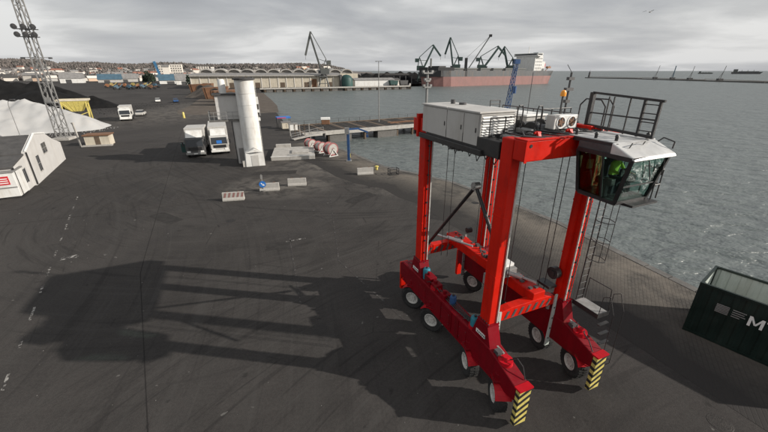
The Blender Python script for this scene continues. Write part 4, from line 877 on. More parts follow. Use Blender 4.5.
for k in range(4):
    p = PA + d_ * (8 + 11 * k) + nrm * 1.2; MB().box(-2.4, 2.4, -1.2, .9, -5, -.32).build('pier_block', 'concrete_dark', PR).matrix_local = Matrix.Translation((p.x, p.y, 0)) @ Matrix.Rotation(math.atan2(d_.y, d_.x), 4, 'Z')
for k in range(2):
    MB().bar((*(PA + d_ * (22 + k * .1) + nrm * (4 + 1.4 * k)), .1), (*(PA + d_ * 50 + nrm * (4 + 1.4 * k)), .1), .12, .14).build('pipe_run', 'rust', PR)
lp = empty('lamp_post', (-1.2, 86.3, .02), 0, 'slim grey lamp post standing on the pier', 'lamp post')
MB().cyl((0, 0, 0), (0, 0, 13.2), .13, .07, n=8).build('pole', 'mid_grey', lp); MB().bar((-.5, 0, 13.2), (.5, 0, 13.2), .1).box(-.75, -.35, -.15, .15, 13.1, 13.25).box(.35, .75, -.15, .15, 13.1, 13.25).build('lamp_head', 'mid_grey', lp)
# blue derrick at the pier's far end
bd = empty('blue_derrick', (33.5, 100.5, .02), R(10), 'tall blue lattice derrick rising behind the carrier deck', 'derrick')
for x, y in ((-.5, -.5), (.5, -.5), (.5, .5), (-.5, .5)): MB().cyl((x, y, 0), (x * .7 + 1.1, y * .6, 13.2), .11, n=6).build('corner_tube', 'blue_paint', bd)
for k in range(8): MB().bar((-.5 + .14 * k, -.5, 1.5 * k), (.5 + .14 * k, -.5, 1.5 * k + 1.5), .1).bar((.5 + .14 * k, .5, 1.5 * k), (-.5 + .14 * k, .5, 1.5 * k + 1.5), .1).build('lacing', 'blue_paint', bd)
MB().box(.5, 1.9, -.5, .5, 12.9, 14.0).build('head_block', 'blue_paint', bd); MB().cyl((1.5, 0, 5.6), (1.5, 0, 7.4), .5, n=12).build('winch', 'blue_paint', bd)
# things at the pier root
EQ = [((-18.5, 73.5), 'white_paint', 1.6, 1.2, 1.3, 'low white equipment box at the pier root'), ((-20.6, 75.9), 'cream', 1.7, 1.4, 1.3, 'cream equipment cabinet with blue canopy at the pier root')]
for (x, y), m, a, b, h_, lb in EQ:
    e = empty('equipment_cabinet', (x, y, 0), R(25), lb, 'cabinet'); MB().box(-a / 2, a / 2, -b / 2, b / 2, .08, h_).build('body', m, e, bevel=.03); MB().box(-a / 2 - .1, a / 2 + .1, -b / 2 - .1, b / 2 + .1, h_, h_ + .12).build('lid', 'roof_grey', e); MB().box(-a / 2 + .05, a / 2 - .05, -b / 2 + .05, b / 2 - .05, 0, .08).build('plinth', 'concrete_dark', e); MB().box(-.05, 0, -b / 2 - .012, -b / 2, .3, h_ - .2).build('door_seam', 'dark_grey', e)
cn = empty('canopy', (-21.3, 77.0, 0), R(25), 'small blue and red roofed shelter at the pier root', 'shelter')
MB().box(-1.4, 1.4, -1., 1., 2.05, 2.3).build('roof', 'blue_sign', cn); MB().box(-1.4, .4, -1.03, -1.0, 2.1, 2.25).build('fascia', 'red_paint', cn)
for x in (-1.3, 1.3):
    for y in (-.85, .85): MB().bar((x, y, 0), (x, y, 2.05), .1).build('post', 'dark_grey', cn)
lb_ = empty('lifebuoy_stand', (-12.6, 78.3, .02), R(10), 'orange and white lifebuoy stand on the pier', 'lifebuoy stand')
MB().box(-.9, .9, -.3, .3, .5, 1.5).build('case', 'rust', lb_, bevel=.1); MB().box(-1.0, 1.0, -.35, .35, 1.5, 2.0).build('top', 'print_white', lb_, bevel=.05); MB().bar((-.6, 0, 0), (-.6, 0, .5), .1).bar((.6, 0, 0), (.6, 0, .5), .1).build('feet', 'dark_grey', lb_)
gw = empty('gangway', (-15.9, 62.2, 0), R(38), 'sloping pale gangway ramp leading onto the pier', 'gangway')
MB().prism([(0, .1), (6.4, .75), (6.4, .9), (0, .25)], 1, -.5, .5).build('ramp', 'concrete', gw); rail('ramp_rail', [(0, .5, .25), (6.4, .5, .9)], .8, 6, parent=gw, m='mid_grey', r=.03)
for x in (.3, 3.2, 6.2): MB().box(x - .1, x + .1, -.4, .4, 0, .2 + x * .1).build('trestle', 'concrete_dark', gw)
fp = empty('fence_posts', (0, 0, 0))
COL.objects.unlink(fp); bpy.data.objects.remove(fp)
for k in range(5):
    x, y = -17.4 + .8 * k, 66.6 + .45 * k
    o = MB().bar((0, 0, 0), (0, 0, 1.9), .13, up=(0, 1, 0)).box(-.12, .12, -.12, .12, 1.9, 2.0).build('fender_post', 'timber' if k % 2 else 'concrete'); o.location = (x, y, 0); tag(o, 'short upright timber post in the row at the pier root', 'post', 'fender posts at the pier root')
# ---- parked trucks
def truck(loc, rz, label, box_h, box_len, cab_m):
    e = empty('box_truck', loc, rz, label, 'truck', 'trucks parked beside the tower')       # local: front towards -y
    cb = MB().prism([(0, .55), (0, 1.5), (.12, 2.55), (.35, 2.72), (1.75, 2.72), (1.75, .55)], 0, -1.2, 1.2).build('cab', cab_m, e, bevel=.06)
    MB().add([(-1.08, -.012, 1.55), (1.08, -.012, 1.55), (1.02, .098, 2.46), (-1.02, .098, 2.46)], [(0, 1, 2, 3)]).build('windscreen', 'window_dark', cb)
    for s in (-1, 1):
        MB().add([(s * 1.206, .35, 1.6), (s * 1.206, 1.35, 1.6), (s * 1.206, 1.35, 2.35), (s * 1.206, .45, 2.35)], [(0, 1, 2, 3)]).build('side_window', 'window_dark', cb)
        MB().box(s * 1.42 - .1, s * 1.42 + .1, -.05, .05, 1.6, 2.2).bar((s * 1.2, .1, 2.2), (s * 1.42, 0, 2.15), .04).build('mirror', 'black_steel', cb)
        MB().box(s * .85 - .22, s * .85 + .22, -.06, .0, .72, .95).build('headlight', 'print_white', cb)
    MB().box(-.85, .85, -.025, 0, 1.0, 1.42).build('grille', 'black_steel', cb); MB().box(-1.22, 1.22, -.13, .1, .42, .70).build('bumper', 'mid_grey' if cab_m == 'dark_grey' else 'white_paint', cb, bevel=.03); MB().box(-.26, .26, -.14, -.13, .5, .62).build('number_plate', 'print_white', cb)
    MB().prism([(.3, 2.725), (1.7, 2.725), (1.7, box_h - .25), (1.2, box_h - .35)], 0, -1.0, 1.0).build('wind_deflector', 'white_paint', cb)
    bx = MB().box(-1.27, 1.27, 1.95, 1.95 + box_len, 1.0, box_h).build('cargo_box', 'grey_panel', e, bevel=.03)
    for k in range(6): MB().box(-1.29, 1.29, 2.1 + k * (box_len - .4) / 5, 2.16 + k * (box_len - .4) / 5, 1.02, box_h - .02).build('box_rib', 'grey_panel', bx)
    MB().box(-.45, .45, .2, 1.9 + box_len, .6, .98).build('chassis', 'black_steel', e)
    for y in (.85, 3.2 + box_len * .35, 4.4 + box_len * .35):
        for s in (-1, 1):
            w = MB().lathe([(.2, -.15), (.46, -.15), (.5, -.1), (.5, .1), (.46, .15), (.2, .15)], (s * 1.05, y, .5), 'x', 20).build('wheel', 'rubber', e, smooth=True); MB().lathe([(.0, .1), (.2, .1), (.26, .13), (.26, -.13), (0, -.1)], (s * 1.05, y, .5), 'x', 16).build('rim', 'mid_grey', w)
    return e
t1 = truck((-26.2, 49.0, 0), R(20), 'parked truck with dark grey cab and tall pale box, farther from the tower', 3.8, 3.6, 'dark_grey')
t2 = truck((-23.6, 50.9, 0), R(24), 'parked truck with pale cab and long pale box beside the tower', 3.75, 7.2, 'grey_panel')
MB().add([(-.35, -.018, 1.62), (.35, -.018, 1.62), (.35, .035, 2.05), (-.35, .035, 2.05)], [(0, 1, 2, 3)]).build('blue_card', 'blue_sign', t2)
MB().box(-1.9, -1.2, 1.2, 2.4, .6, 1.8).build('side_locker', 'dark_green', t1, bevel=.03)
# ---- gabled white building at the left, with annex
p, q = (-36.85, 36.1), (-43.9, 48.2); o_, rz, ln = frame2(p, q)      # local x along visible gable wall, +y to the left/behind
GB = empty('white_building', o_, rz, 'white rendered low building with dark roof and stepped gable end', 'building')
gp = [(0, 0), (ln, 0), (ln, 2.3), (10.7, 3.3), (8.3, 4.3), (4.4, 4.75), (0, 3.55)]
MB().prism(gp, 1, 0, .3).build('gable_wall', 'wall_white', GB); MB().prism([(.02, 0), (ln - .02, 0), (ln - .02, 2.0), (10.6, 3.1), (8.25, 4.1), (4.4, 4.5), (.02, 3.3)], 1, .3, 26).build('building_body', 'wall_white', GB)
for a, b in ((gp[6], gp[5]), (gp[5], gp[4]), (gp[4], gp[3]), (gp[3], gp[2])):
    MB().add([(a[0] - .2 * (a[0] == 0), .31, a[1] - .1), (b[0], .31, b[1] - .1), (b[0], 26.3, b[1] - .1), (a[0] - .2 * (a[0] == 0), 26.3, a[1] - .1), (a[0] - .2 * (a[0] == 0), .31, a[1] - .22), (b[0], .31, b[1] - .22), (b[0], 26.3, b[1] - .22), (a[0] - .2 * (a[0] == 0), 26.3, a[1] - .22)],
             [(0, 1, 2, 3), (4, 7, 6, 5), (0, 4, 5, 1), (1, 5, 6, 2), (2, 6, 7, 3), (3, 7, 4, 0)]).build('roof_plane', 'roof_dark', GB)
MB().bar((0, -.02, 3.62), (4.4, -.02, 4.82), .12).bar((4.4, -.02, 4.82), (8.3, -.02, 4.36), .12).build('verge_trim', 'print_white', GB)
for a, b, c, d in ((5.6, 7.2, 2.35, 3.45), (2.5, 3.4, .95, 2.6)):
    w_ = MB().box(a, b, -.03, 0, c, d).build('window', 'window_dark', GB)
    MB().box(a - .08, b + .08, -.07, -.0, c - .1, c).build('sill', 'concrete', w_); MB().box((a + b) / 2 - .03, (a + b) / 2 + .03, -.045, -.03, c, d).box(a, b, -.045, -.031, (c + d) / 2 - .03, (c + d) / 2 + .03).build('glazing_bar', 'roof_grey', w_)
    for s in (a - .06, b): MB().box(s, s + .06, -.05, 0, c, d).build('window_frame', 'roof_grey', w_)
MB().box(2.2, 2.8, 7, 7.6, 4.0, 5.0).build('chimney', 'dark_grey', GB); MB().box(2.1, 2.9, 6.9, 7.7, 5.0, 5.15).build('chimney_cap', 'concrete', GB); MB().bar((.0, -.06, .1), (.0, -.06, 3.5), .1).build('down_pipe', 'black_steel', GB)
for k in range(4): MB().box(-.02, 0, 2.2 + 3 * k, 3.9 + 3 * k, 2.0, 3.1).build('side_window', 'window_dark', GB)
p, q = (-35.05, 32.6), (-37.2, 36.35); o_, rz, ln2 = frame2(p, q)
AN = empty('annex_building', o_, rz, 'smaller lower white annex with dark roof in front of the gabled building', 'building')
MB().prism([(0, 0), (ln2 - .05, 0), (ln2 - .05, 3.25), (0, 2.75)], 1, .05, 9).build('annex_body', 'wall_white', AN); MB().prism([(-.15, 2.76), (ln2 - .08, 3.27), (ln2 - .08, 3.42), (-.15, 2.9)], 1, 0, 9.2).build('roof', 'roof_dark', AN)
w_ = MB().box(2.0, 2.9, .02, .05, .75, 2.1).build('window', 'window_dark', AN); MB().box(2.42, 2.48, .005, .02, .75, 2.1).build('glazing_bar', 'roof_grey', w_)
for s in (1.94, 2.9): MB().box(s, s + .06, 0, .05, .7, 2.15).build('window_frame', 'roof_grey', w_)
MB().cyl((1.1, .05, 1.75), (1.1, .03, 1.75), .17, n=16).build('round_red_notice', 'red_paint', AN); MB().bar((.0, .0, 0), (.0, .0, 2.8), .14).build('corner_post', 'black_steel', AN); MB().box(.55, .8, .03, .05, .5, .62).build('red_box', 'red_paint', AN); MB().box(.3, .55, .03, .05, 2.1, 2.3).build('blue_notice', 'blue_paint', AN)
KB = empty('site_cabin', (-34.75, 32.15, 0), R(180 + 28), 'white site cabin with a red poster in front of the annex', 'cabin')   # local +x to the left, +y away from the front
# front face looks towards the camera
KB.rotation_euler = (0, 0, R(28 + 180)); 
MB().box(0, 4.6, -2.3, 0, .15, 2.45).build('body', 'white_paint', KB, bevel=.03); MB().box(-.06, 4.66, -2.36, .06, 2.45, 2.58).build('roof', 'roof_grey', KB); MB().box(.1, 4.5, -2.2, -.1, 0, .15).build('skid', 'black_steel', KB)
MB().box(0.02, 4.58, .002, .04, 1.02, 1.12).build('rubbing_strip', 'mid_grey', KB)
ps = MB().box(.42, 1.62, .0, .03, 1.35, 2.15).build('red_poster', 'red_paint', KB); 
for k in range(3): MB().box(.52, 1.52 - .2 * k, .03, .034, 1.48 + .2 * k, 1.56 + .2 * k).build('poster_line', 'print_white', ps)
# ---- lattice floodlight tower
LT = empty('floodlight_tower', (-56.6, 63.2, 0), R(14), 'tall slender lattice mast with a ring of floodlights beside the white heap', 'light mast')
def lw(z): return .72 - .012 * z
HT = 30
for sx, sy in ((-1, -1), (1, -1), (1, 1), (-1, 1)): MB().bar((sx * lw(0), sy * lw(0), 0), (sx * lw(HT), sy * lw(HT), HT), .15).build('corner_leg', 'mid_grey', LT)
nb = 16
for k in range(nb):
    z0, z1 = HT * k / nb, HT * (k + 1) / nb; a, b = lw(z0), lw(z1)
    for (s1, s2) in (((-1, -1), (1, -1)), ((1, -1), (1, 1)), ((1, 1), (-1, 1)), ((-1, 1), (-1, -1))):
        if k % 2: s1, s2 = s2, s1
        MB().bar((s1[0] * a, s1[1] * a, z0), (s2[0] * b, s2[1] * b, z1), .075).build('lacing', 'mid_grey', LT)
        if k % 2 == 0: MB().bar((s1[0] * b, s1[1] * b, z1), (s2[0] * b, s2[1] * b, z1), .07).build('strut', 'mid_grey', LT)
for z, w in ((16.2, 1.15), (17.3, 1.25)):
    r_ = MB().box(-w, w, -.5, -.35, z, z + .12).box(-w, w, .35, .5, z, z + .12).build('lamp_frame', 'dark_grey', LT)
    for k in range(3): MB().lathe([(0, -.62), (.40, -.6), (.42, -.5), (.22, -.05), (0, 0)], axis='y', n=14).build('floodlight', 'dark_grey', LT, smooth=True).location = (-w + w * k, -.3, z + .35)
MB().box(-1.9, 1.9, -.05, .05, 13.2, 13.3).build('lamp_arm', 'mid_grey', LT)
for s in (-1, 1): MB().box(s * 1.9 - .2, s * 1.9 + .2, -.3, .1, 13.05, 13.3).build('small_lamp', 'dark_grey', LT)
MB().box(-.7, .7, -.7, .7, 6.2, 6.32).box(-.6, .3, -.75, -.55, 6.32, 7.1).build('maintenance_stage', 'mid_grey', LT); MB().box(-1.3, 1.3, -1.3, 1.3, 0, .4).build('footing', 'concrete', LT)
# ---- heaps
def heap(name, x0, x1, y0, y1, hfun, material, label, cat, nx=150, ny=110, amp=.25, fs=.35):
    vs = []; 
    for j in range(ny + 1):
        for i in range(nx + 1):
            x = x0 + (x1 - x0) * i / nx; y = y0 + (y1 - y0) * j / ny; z = hfun(x, y)
            if z > 0: z += amp * min(1, z) * (noise.fractal(Vector((x * fs, y * fs, 3)), 1.0, 2.0, 5))
            vs.append((x, y, z if z > 0 else -.25))
    fs_ = [(j * (nx + 1) + i, j * (nx + 1) + i + 1, (j + 1) * (nx + 1) + i + 1, (j + 1) * (nx + 1) + i) for j in range(ny) for i in range(nx)]
    fs_ = [f for f in fs_ if max(vs[k][2] for k in f) > -.2]
    return tag(MB().add(vs, fs_).build(name, material, smooth=True), label, cat)
def ridge_h(pts, slope, top=1e9):
    """height field of loose material: max over peaks of (h - slope*distance)"""
    def f(x, y):
        z = -1
        for px, py, ph in pts:
            d = math.hypot(x - px, y - py) + .9 * noise.noise(Vector((x * .25, y * .25, px * .1)))
            z = max(z, ph - slope * d)
        return min(z, top)
    return f
wp = [(-96 + 1.5 * k, 70 + .55 * k + 1.2 * math.sin(k), 6.0 + .3 * math.sin(k * 1.3)) for k in range(14)] + [(-74.5, 77, 5.9), (-72, 77, 5.3), (-69.5, 77, 4.5), (-67, 76.5, 3.7), (-64.5, 76, 2.8), (-62, 75.5, 1.8)]
heap('salt_heap', -118, -54, 55, 100, ridge_h(wp, .52), 'salt', 'big white heap of loose bulk salt behind the white building', 'heap', amp=.5, fs=.22)
cp_ = [(-200 + 6 * k, 118 + .6 * k, 8.6 + .25 * math.sin(k * 2.1)) for k in range(12)]
heap('coal_heap', -240, -70, 80, 190, ridge_h(cp_ + [(-128, 126, 8.7), (-124, 128, 8.5), (-120, 129, 8.0)], .50), 'coal', 'big black coal heap behind the white salt heap', 'heap', nx=190, ny=120, amp=.75, fs=.16)
cp2 = [(-124, 136, 7.6), (-119, 134, 6.9), (-114, 131, 6.2)]
heap('coal_heap', -140, -76, 115, 195, ridge_h(cp2 + [(-112, 122, 6.4), (-107, 122, 5.2), (-102, 123, 4.4), (-97, 124, 3.4), (-93, 124, 2.3)], .5), 'coal', 'lower black coal heap tapering towards the road', 'heap', nx=110, ny=110, amp=.6, fs=.2)
def lumps(name, x0, x1, y0, y1, n, s0, s1, m, label):
    mb = MB(); g_ = random.Random(5)
    for k in range(n):
        x, y = g_.uniform(x0, x1), g_.uniform(y0, y1); s = g_.uniform(s0, s1); a = g_.uniform(0, 3); c_, q_ = math.cos(a) * s, math.sin(a) * s
        mb.add([(x + c_, y + q_, -.02), (x - q_, y + c_, -.02), (x - c_, y - q_, -.02), (x + q_, y - c_, -.02), (x + .3 * s, y, s * .8), (x - .2 * s, y + .2 * s, s * .7)], [(0, 1, 4), (1, 5, 4), (1, 2, 5), (2, 3, 5), (3, 4, 5), (3, 0, 4)])
    return tag(mb.build(name, m), label, 'rubble', kind='stuff')
lumps('spilled_salt', -80, -57, 66, 78, 500, .03, .14, 'salt', 'lumps of white salt spilled at the foot of the white heap')
lumps('spilled_coal', -104, -74, 98, 140, 900, .04, .16, 'coal', 'lumps of coal spilled along the foot of the black heaps')
# ---- yellow hopper
HP = empty('hopper', (-74.5, 89.0, 0), R(30), 'yellow steel hopper on legs in front of the coal heap', 'hopper')
MB().add([(-4, -2.4, 5.1), (4, -2.4, 5.1), (4, 2.4, 5.1), (-4, 2.4, 5.1), (-1.2, -1, 2.4), (1.8, -1, 2.4), (1.8, 1, 2.4), (-1.2, 1, 2.4)], [(0, 1, 5, 4), (1, 2, 6, 5), (2, 3, 7, 6), (3, 0, 4, 7), (4, 5, 6, 7)]).build('funnel', 'yellow', HP)
MB().box(-4.1, 4.1, -2.5, -2.35, 5.05, 5.45).box(-4.1, 4.1, 2.35, 2.5, 5.05, 5.45).box(-4.1, -3.95, -2.35, 2.35, 5.05, 5.45).box(3.95, 4.1, -2.35, 2.35, 5.05, 5.45).build('rim', 'cream', HP)
for x in (-3, 3.4):
    for y in (-2.1, 2.1): MB().bar((x * 1.0, y, 0), (x * .98, y, 5.0), .3).build('leg', 'yellow', HP)
MB().bar((3.4, -2.1, .4), (3.3, 2.1, 4.6), .16).bar((-3, -2.1, .4), (3.4, -2.1, 2.2), .16).build('brace', 'yellow', HP)
for k in range(5): MB().bar((-3 + 1.6 * k, -2.3, 4.95), (-.9 + .62 * k, -1.05, 2.5), .12).build('rib', 'yellow', HP)
HP.scale = (.74, .74, .92)
# ---- small cream shed and pole, yard lamp
SH = empty('cream_shed', (-46.4, 57.6, 0), R(18), 'small cream shed with flat roof at the foot of the white heap', 'shed')
MB().box(-2.1, 2.1, 0, 2.4, 0, 1.75).build('walls', 'cream', SH); MB().box(-2.3, 2.3, -.2, 2.6, 1.75, 1.95).build('roof', 'rust', SH); MB().box(-.4, .5, -.02, 0, .02, 1.6).build('door', 'timber', SH); MB().box(-2.6, 2.6, -.9, -.05, 0, .18).build('step_slab', 'concrete', SH)
for k in range(6): MB().box(-2.1 + .76 * k, -2.06 + .76 * k, -.015, 0, .02, 1.74).build('wall_batten', 'cream', SH)
po = MB().bar((0, 0, 0), (-.25, 0, 3.6), .2).box(-.4, -.1, -.15, .15, 3.5, 3.7).build('timber_post', 'concrete'); po.location = (-48.9, 57.2, 0); tag(po, 'thick pale post beside the small cream shed', 'post')
yl = empty('yard_lamp', (-61.5, 60.5, 0), R(10), 'thin curved lamp post in front of the white heap', 'lamp post')
MB().tube([(0, 0, 0), (0, 0, 6.0), (.15, 0, 6.6), (.6, 0, 6.9)], .05, 8).build('pole', 'mid_grey', yl); MB().box(.5, 1.2, -.15, .15, 6.8, 6.98).build('lamp_head', 'dark_grey', yl)
SH.scale = (.8, .85, .9)
# ---- white box trailer up the road, cars
TRL = truck((-62.3, 88.0, 0), R(30), 'white box truck seen from the front far up the road by the coal', 3.3, 5.0, 'white_paint'); TRL['group'] = 'trucks parked beside the tower'; del TRL['group']
def car(loc, rz, label, m):
    e = empty('car', loc, rz, label, 'car')
    b = MB().prism([(-2.1, .3), (2.1, .3), (2.15, .75), (1.2, .92), (-1.9, .95), (-2.15, .7)], 0, -.85, .85).build('body', m, e, bevel=.05)
    b.rotation_euler = (0, 0, 0)
    c = MB().prism([(-1.7, .93), (1.0, .9), (.35, 1.42), (-1.3, 1.44)], 0, -.75, .75).build('cabin_glass', 'window_dark', e); MB().prism([(-1.32, 1.44), (.38, 1.425), (.2, 1.48), (-1.2, 1.49)], 0, -.72, .72).build('roof', m, e)
    for y in (-1.35, 1.35):
        for s in (-.8, .8): MB().lathe([(0, -.1), (.31, -.1), (.31, .1), (0, .1)], (s, y, .31), 'x', 16).build('wheel', 'rubber', e)
    for s in (-.6, .6): MB().box(s - .18, s + .18, 2.1, 2.16, .6, .75).build('headlight', 'print_white', e)
    return e
car((-88, 144.5, 0), R(31), 'small white car far off on the harbour road', 'white_paint'); car((-80.5, 143.5, 0), R(31), 'small blue car parked at the right side of the far road', 'blue_paint'); car((-66, 99.5, 0), R(20), 'small pale car beside the white box truck by the coal', 'grey_panel')
yb = MB().lathe([(.3, 0), (.28, .3), (.24, 1.3), (.15, 1.45), (0, 1.5)], n=14).build('yellow_post', 'yellow', smooth=True); yb.location = (-51.5, 94, 0); tag(yb, 'stout yellow marker post on the brown yard', 'marker post')
# ================================================================== FAR THINGS
# rusty bins and brown heaps beyond the dirt yard
for i, (x, y, s, rz) in enumerate(((-54, 132, 1.25, 20), (-62, 146, 1.1, 10), (-73, 163, 1.2, 15), (-80, 178, 1.0, 25), (-92, 190, 1.3, 12))):
    e = empty('rusty_bin', (x, y, 0), R(rz), ('rusty brown open bin nearest the white tower', 'second rusty brown bin from the white tower', 'rusty brown bin in the middle of the far row', 'fourth rusty brown bin, beside the dirt yard', 'rusty brown bin farthest from the white tower')[i], 'bin', 'rusty bins along the dirt yard')
    MB().prism([(-3.5 * s, 0), (3.5 * s, 0), (4.2 * s, 4.2 * s), (-4.2 * s, 3.8 * s)], 1, -2.5, 2.5).build('shell', 'rust', e, bevel=.1)
    MB().cyl((0, -2.56, 2.2 * s), (0, -2.5, 2.2 * s), 1.3 * s, n=20).build('round_opening', 'black_steel', e); MB().lathe([(1.3 * s, -.2), (1.5 * s, -.2), (1.5 * s, 0), (1.3 * s, 0)], (0, -2.5, 2.2 * s), 'y', 20).build('collar', 'brown_earth', e)
    for k in (-1, 1): MB().bar((k * 2.6 * s, -2.55, .1), (k * 3.1 * s, -2.55, 3.8 * s), .3).build('rib', 'rust', e)
heap('earth_heap', -112, -60, 150, 215, ridge_h([(-78 - 3 * k, 172 + 4 * k, 4.4 + math.sin(k)) for k in range(6)], .5), 'brown_earth', 'brown earth heap behind the rusty bins', 'heap', nx=50, ny=50, amp=.5, fs=.15)
# warehouse with cream wall bays on the far quay
a, b = (-129, 253), (-32, 282); o_, rz, ln = frame2(a, b)
WH = empty('quay_warehouse', o_, rz, 'long cream quay warehouse with grey roof across the basin', 'warehouse')
nbay = 18
for k in range(nbay):
    x0, x1 = ln * k / nbay, ln * (k + 1) / nbay
    MB().box(x0 + .35, x1 - .35, .15, .6, .3, 7.5).build('wall_panel', 'cream', WH); MB().box(x0 - .3, x0 + .3, -.1, .7, 0, 7.7).build('pilaster', 'plaster_pale', WH)
    if k == 14: MB().box(x0 + 1, x1 - 1, .05, .15, .2, 5.8).build('door', 'rust', WH)
    elif k % 3 == 1: MB().box(x0 + 1.2, x1 - 1.2, .06, .15, .2, 3.6).build('door', 'timber', WH)
MB().box(0, ln, .7, 22, 0, 7.6).build('body', 'cream', WH); MB().box(-.6, ln + .6, -1.2, 22, 7.71, 8.4).build('eave', 'concrete', WH); MB().prism([(-1.0, 8.41), (22, 8.41), (11, 9.8)], 0, -.4, ln + .4).build('roof', 'roof_grey', WH)
for k in range(12):
    x = 7 + k * 9.4; e = empty('vaulted_roof', (0, 0, 0)); e.parent = WH
    arc = [(x + 5.0 * math.cos(math.pi * t / 10), 9.3 + 3.4 * math.sin(math.pi * t / 10)) for t in range(11)]; inn_ = [(x + 4.2 * math.cos(math.pi * t / 10), 9.3 + 2.6 * math.sin(math.pi * t / 10)) for t in range(11)]
    COL.objects.unlink(e); bpy.data.objects.remove(e)
    MB().prism(arc + inn_[::-1], 1, 22.5, 40).build('vault', 'concrete', WH); MB().prism(inn_, 1, 24, 39).build('vault_infill', 'roof_grey', WH)  # grey infill set back inside each vault
MB().box(1, ln + 18, 22.5, 40, 0, 9.3).build('vault_hall', 'cream', WH)
# far quay wall: fender piles and deck edge
FQ = empty('far_quay_wall', (0, 0, 0), 0, 'long concrete quay wall with dark fender piles across the basin', 'quay wall')
cnt = 0
for i in range(len(FARQ) - 1):
    p, q = Vector(FARQ[i]), Vector(FARQ[i + 1]); dd = (q - p).normalized(); nn = Vector((dd.y, -dd.x)); L2_ = (q - p).length
    MB().bar((*(p + nn * .5), .15), (*(q + nn * .5), .15), 1.4, .9).build('cope_beam', 'concrete', FQ)
    for k in range(int(L2_ / 6.5)):
        c_ = p + dd * (3 + 6.5 * k) + nn * .7; MB().bar((*c_, -5), (*c_, -.32), 1.1, 1.1, up=(0, 1, 0)).build('fender_pile', 'timber', FQ)
        if k % 1 == 0: c2 = c_ + dd * 3.2; MB().bar((*(c2 - nn * .35), -4), (*(c2 - nn * .35), -.32), .5, 4.2, up=tuple((*dd, 0))).build('wall_panel', 'concrete_dark', FQ)
# sheds, tank and wagons on the far quay
gs = empty('green_tank', (-28, 283, 0), R(20), 'dark green round-topped tank beside the far harbour crane', 'tank')
MB().lathe([(4.6, 0), (4.6, 5.4), (3.6, 7.4), (1.8, 8.4), (0, 8.7)], n=24).build('shell', 'dark_green', gs, smooth=True); MB().box(-5.4, -3.8, -2, 2, 0, 8.6).build('ladder_frame', 'dark_grey', gs)
ls = empty('long_shed', (-22, 288, 0), R(24), 'low white shed on the far quay right of the green tank', 'shed'); MB().box(0, 33, 0, 9, 0, 4.6).build('walls', 'white_paint', ls); MB().prism([(-.5, 4.61), (9.5, 4.61), (4.5, 6.2)], 0, -.5, 33.5).build('roof', 'roof_grey', ls)
ls2 = empty('long_shed', (8, 311, 0), R(30), 'low pale shed on the far quay left of the ship bow', 'shed'); MB().box(-14, 6, 0, 8, 0, 4.4).build('walls', 'plaster_pale', ls2); MB().prism([(-.5, 4.41), (8.5, 4.41), (4, 5.8)], 0, -14.5, 6.5).build('roof', 'roof_dark', ls2)
for i, (x, y, m) in enumerate(((7.5, 299.5, 'dark_green'), (15.5, 302.5, 'dark_grey'))):
    w_ = empty('rail_wagon', (x, y, 0), R(24), ('dark green hopper wagon on the far quay', 'dark grey hopper wagon on the far quay')[i], 'wagon'); MB().prism([(-3, 1.2), (3, 1.2), (3.6, 4.2), (-3.6, 4.2)], 1, -1.5, 1.5).build('body', m, w_)
    for s in (-2.2, 2.2): MB().box(s - .8, s + .8, -1.2, 1.2, .05, 1.2).build('bogie', 'black_steel', w_)
lr_ = empty('conveyor_roof', (2, 345, 0), R(12), 'long dark flat-roofed conveyor shed behind the far coal heaps', 'shed'); MB().box(-22, 26, 0, 8, 7.6, 9.2).build('roof', 'roof_dark', lr_)
for k in range(9): MB().box(-21 + 5.6 * k, -20.3 + 5.6 * k, .5, 1.2, 0, 7.6).build('column', 'dark_grey', lr_)
for i, (x, y, h_, lb) in enumerate(((-24, 322, 9.5, 'black coal heap behind the green tank on the far quay'), (-8, 326, 10.0, 'peaked black coal heap behind the low white shed'), (10, 366, 10.5, 'black coal heap just left of the ship bow'), (24, 400, 11, 'black coal heap behind the ship bow'))):
    heap('far_coal_heap', x - 26, x + 26, y - 24, y + 24, ridge_h([(x - 7, y, h_), (x + 2, y, h_ - .6), (x + 8, y, h_ - 1)], .55), 'coal', lb, 'heap', nx=40, ny=30, amp=.6, fs=.15)
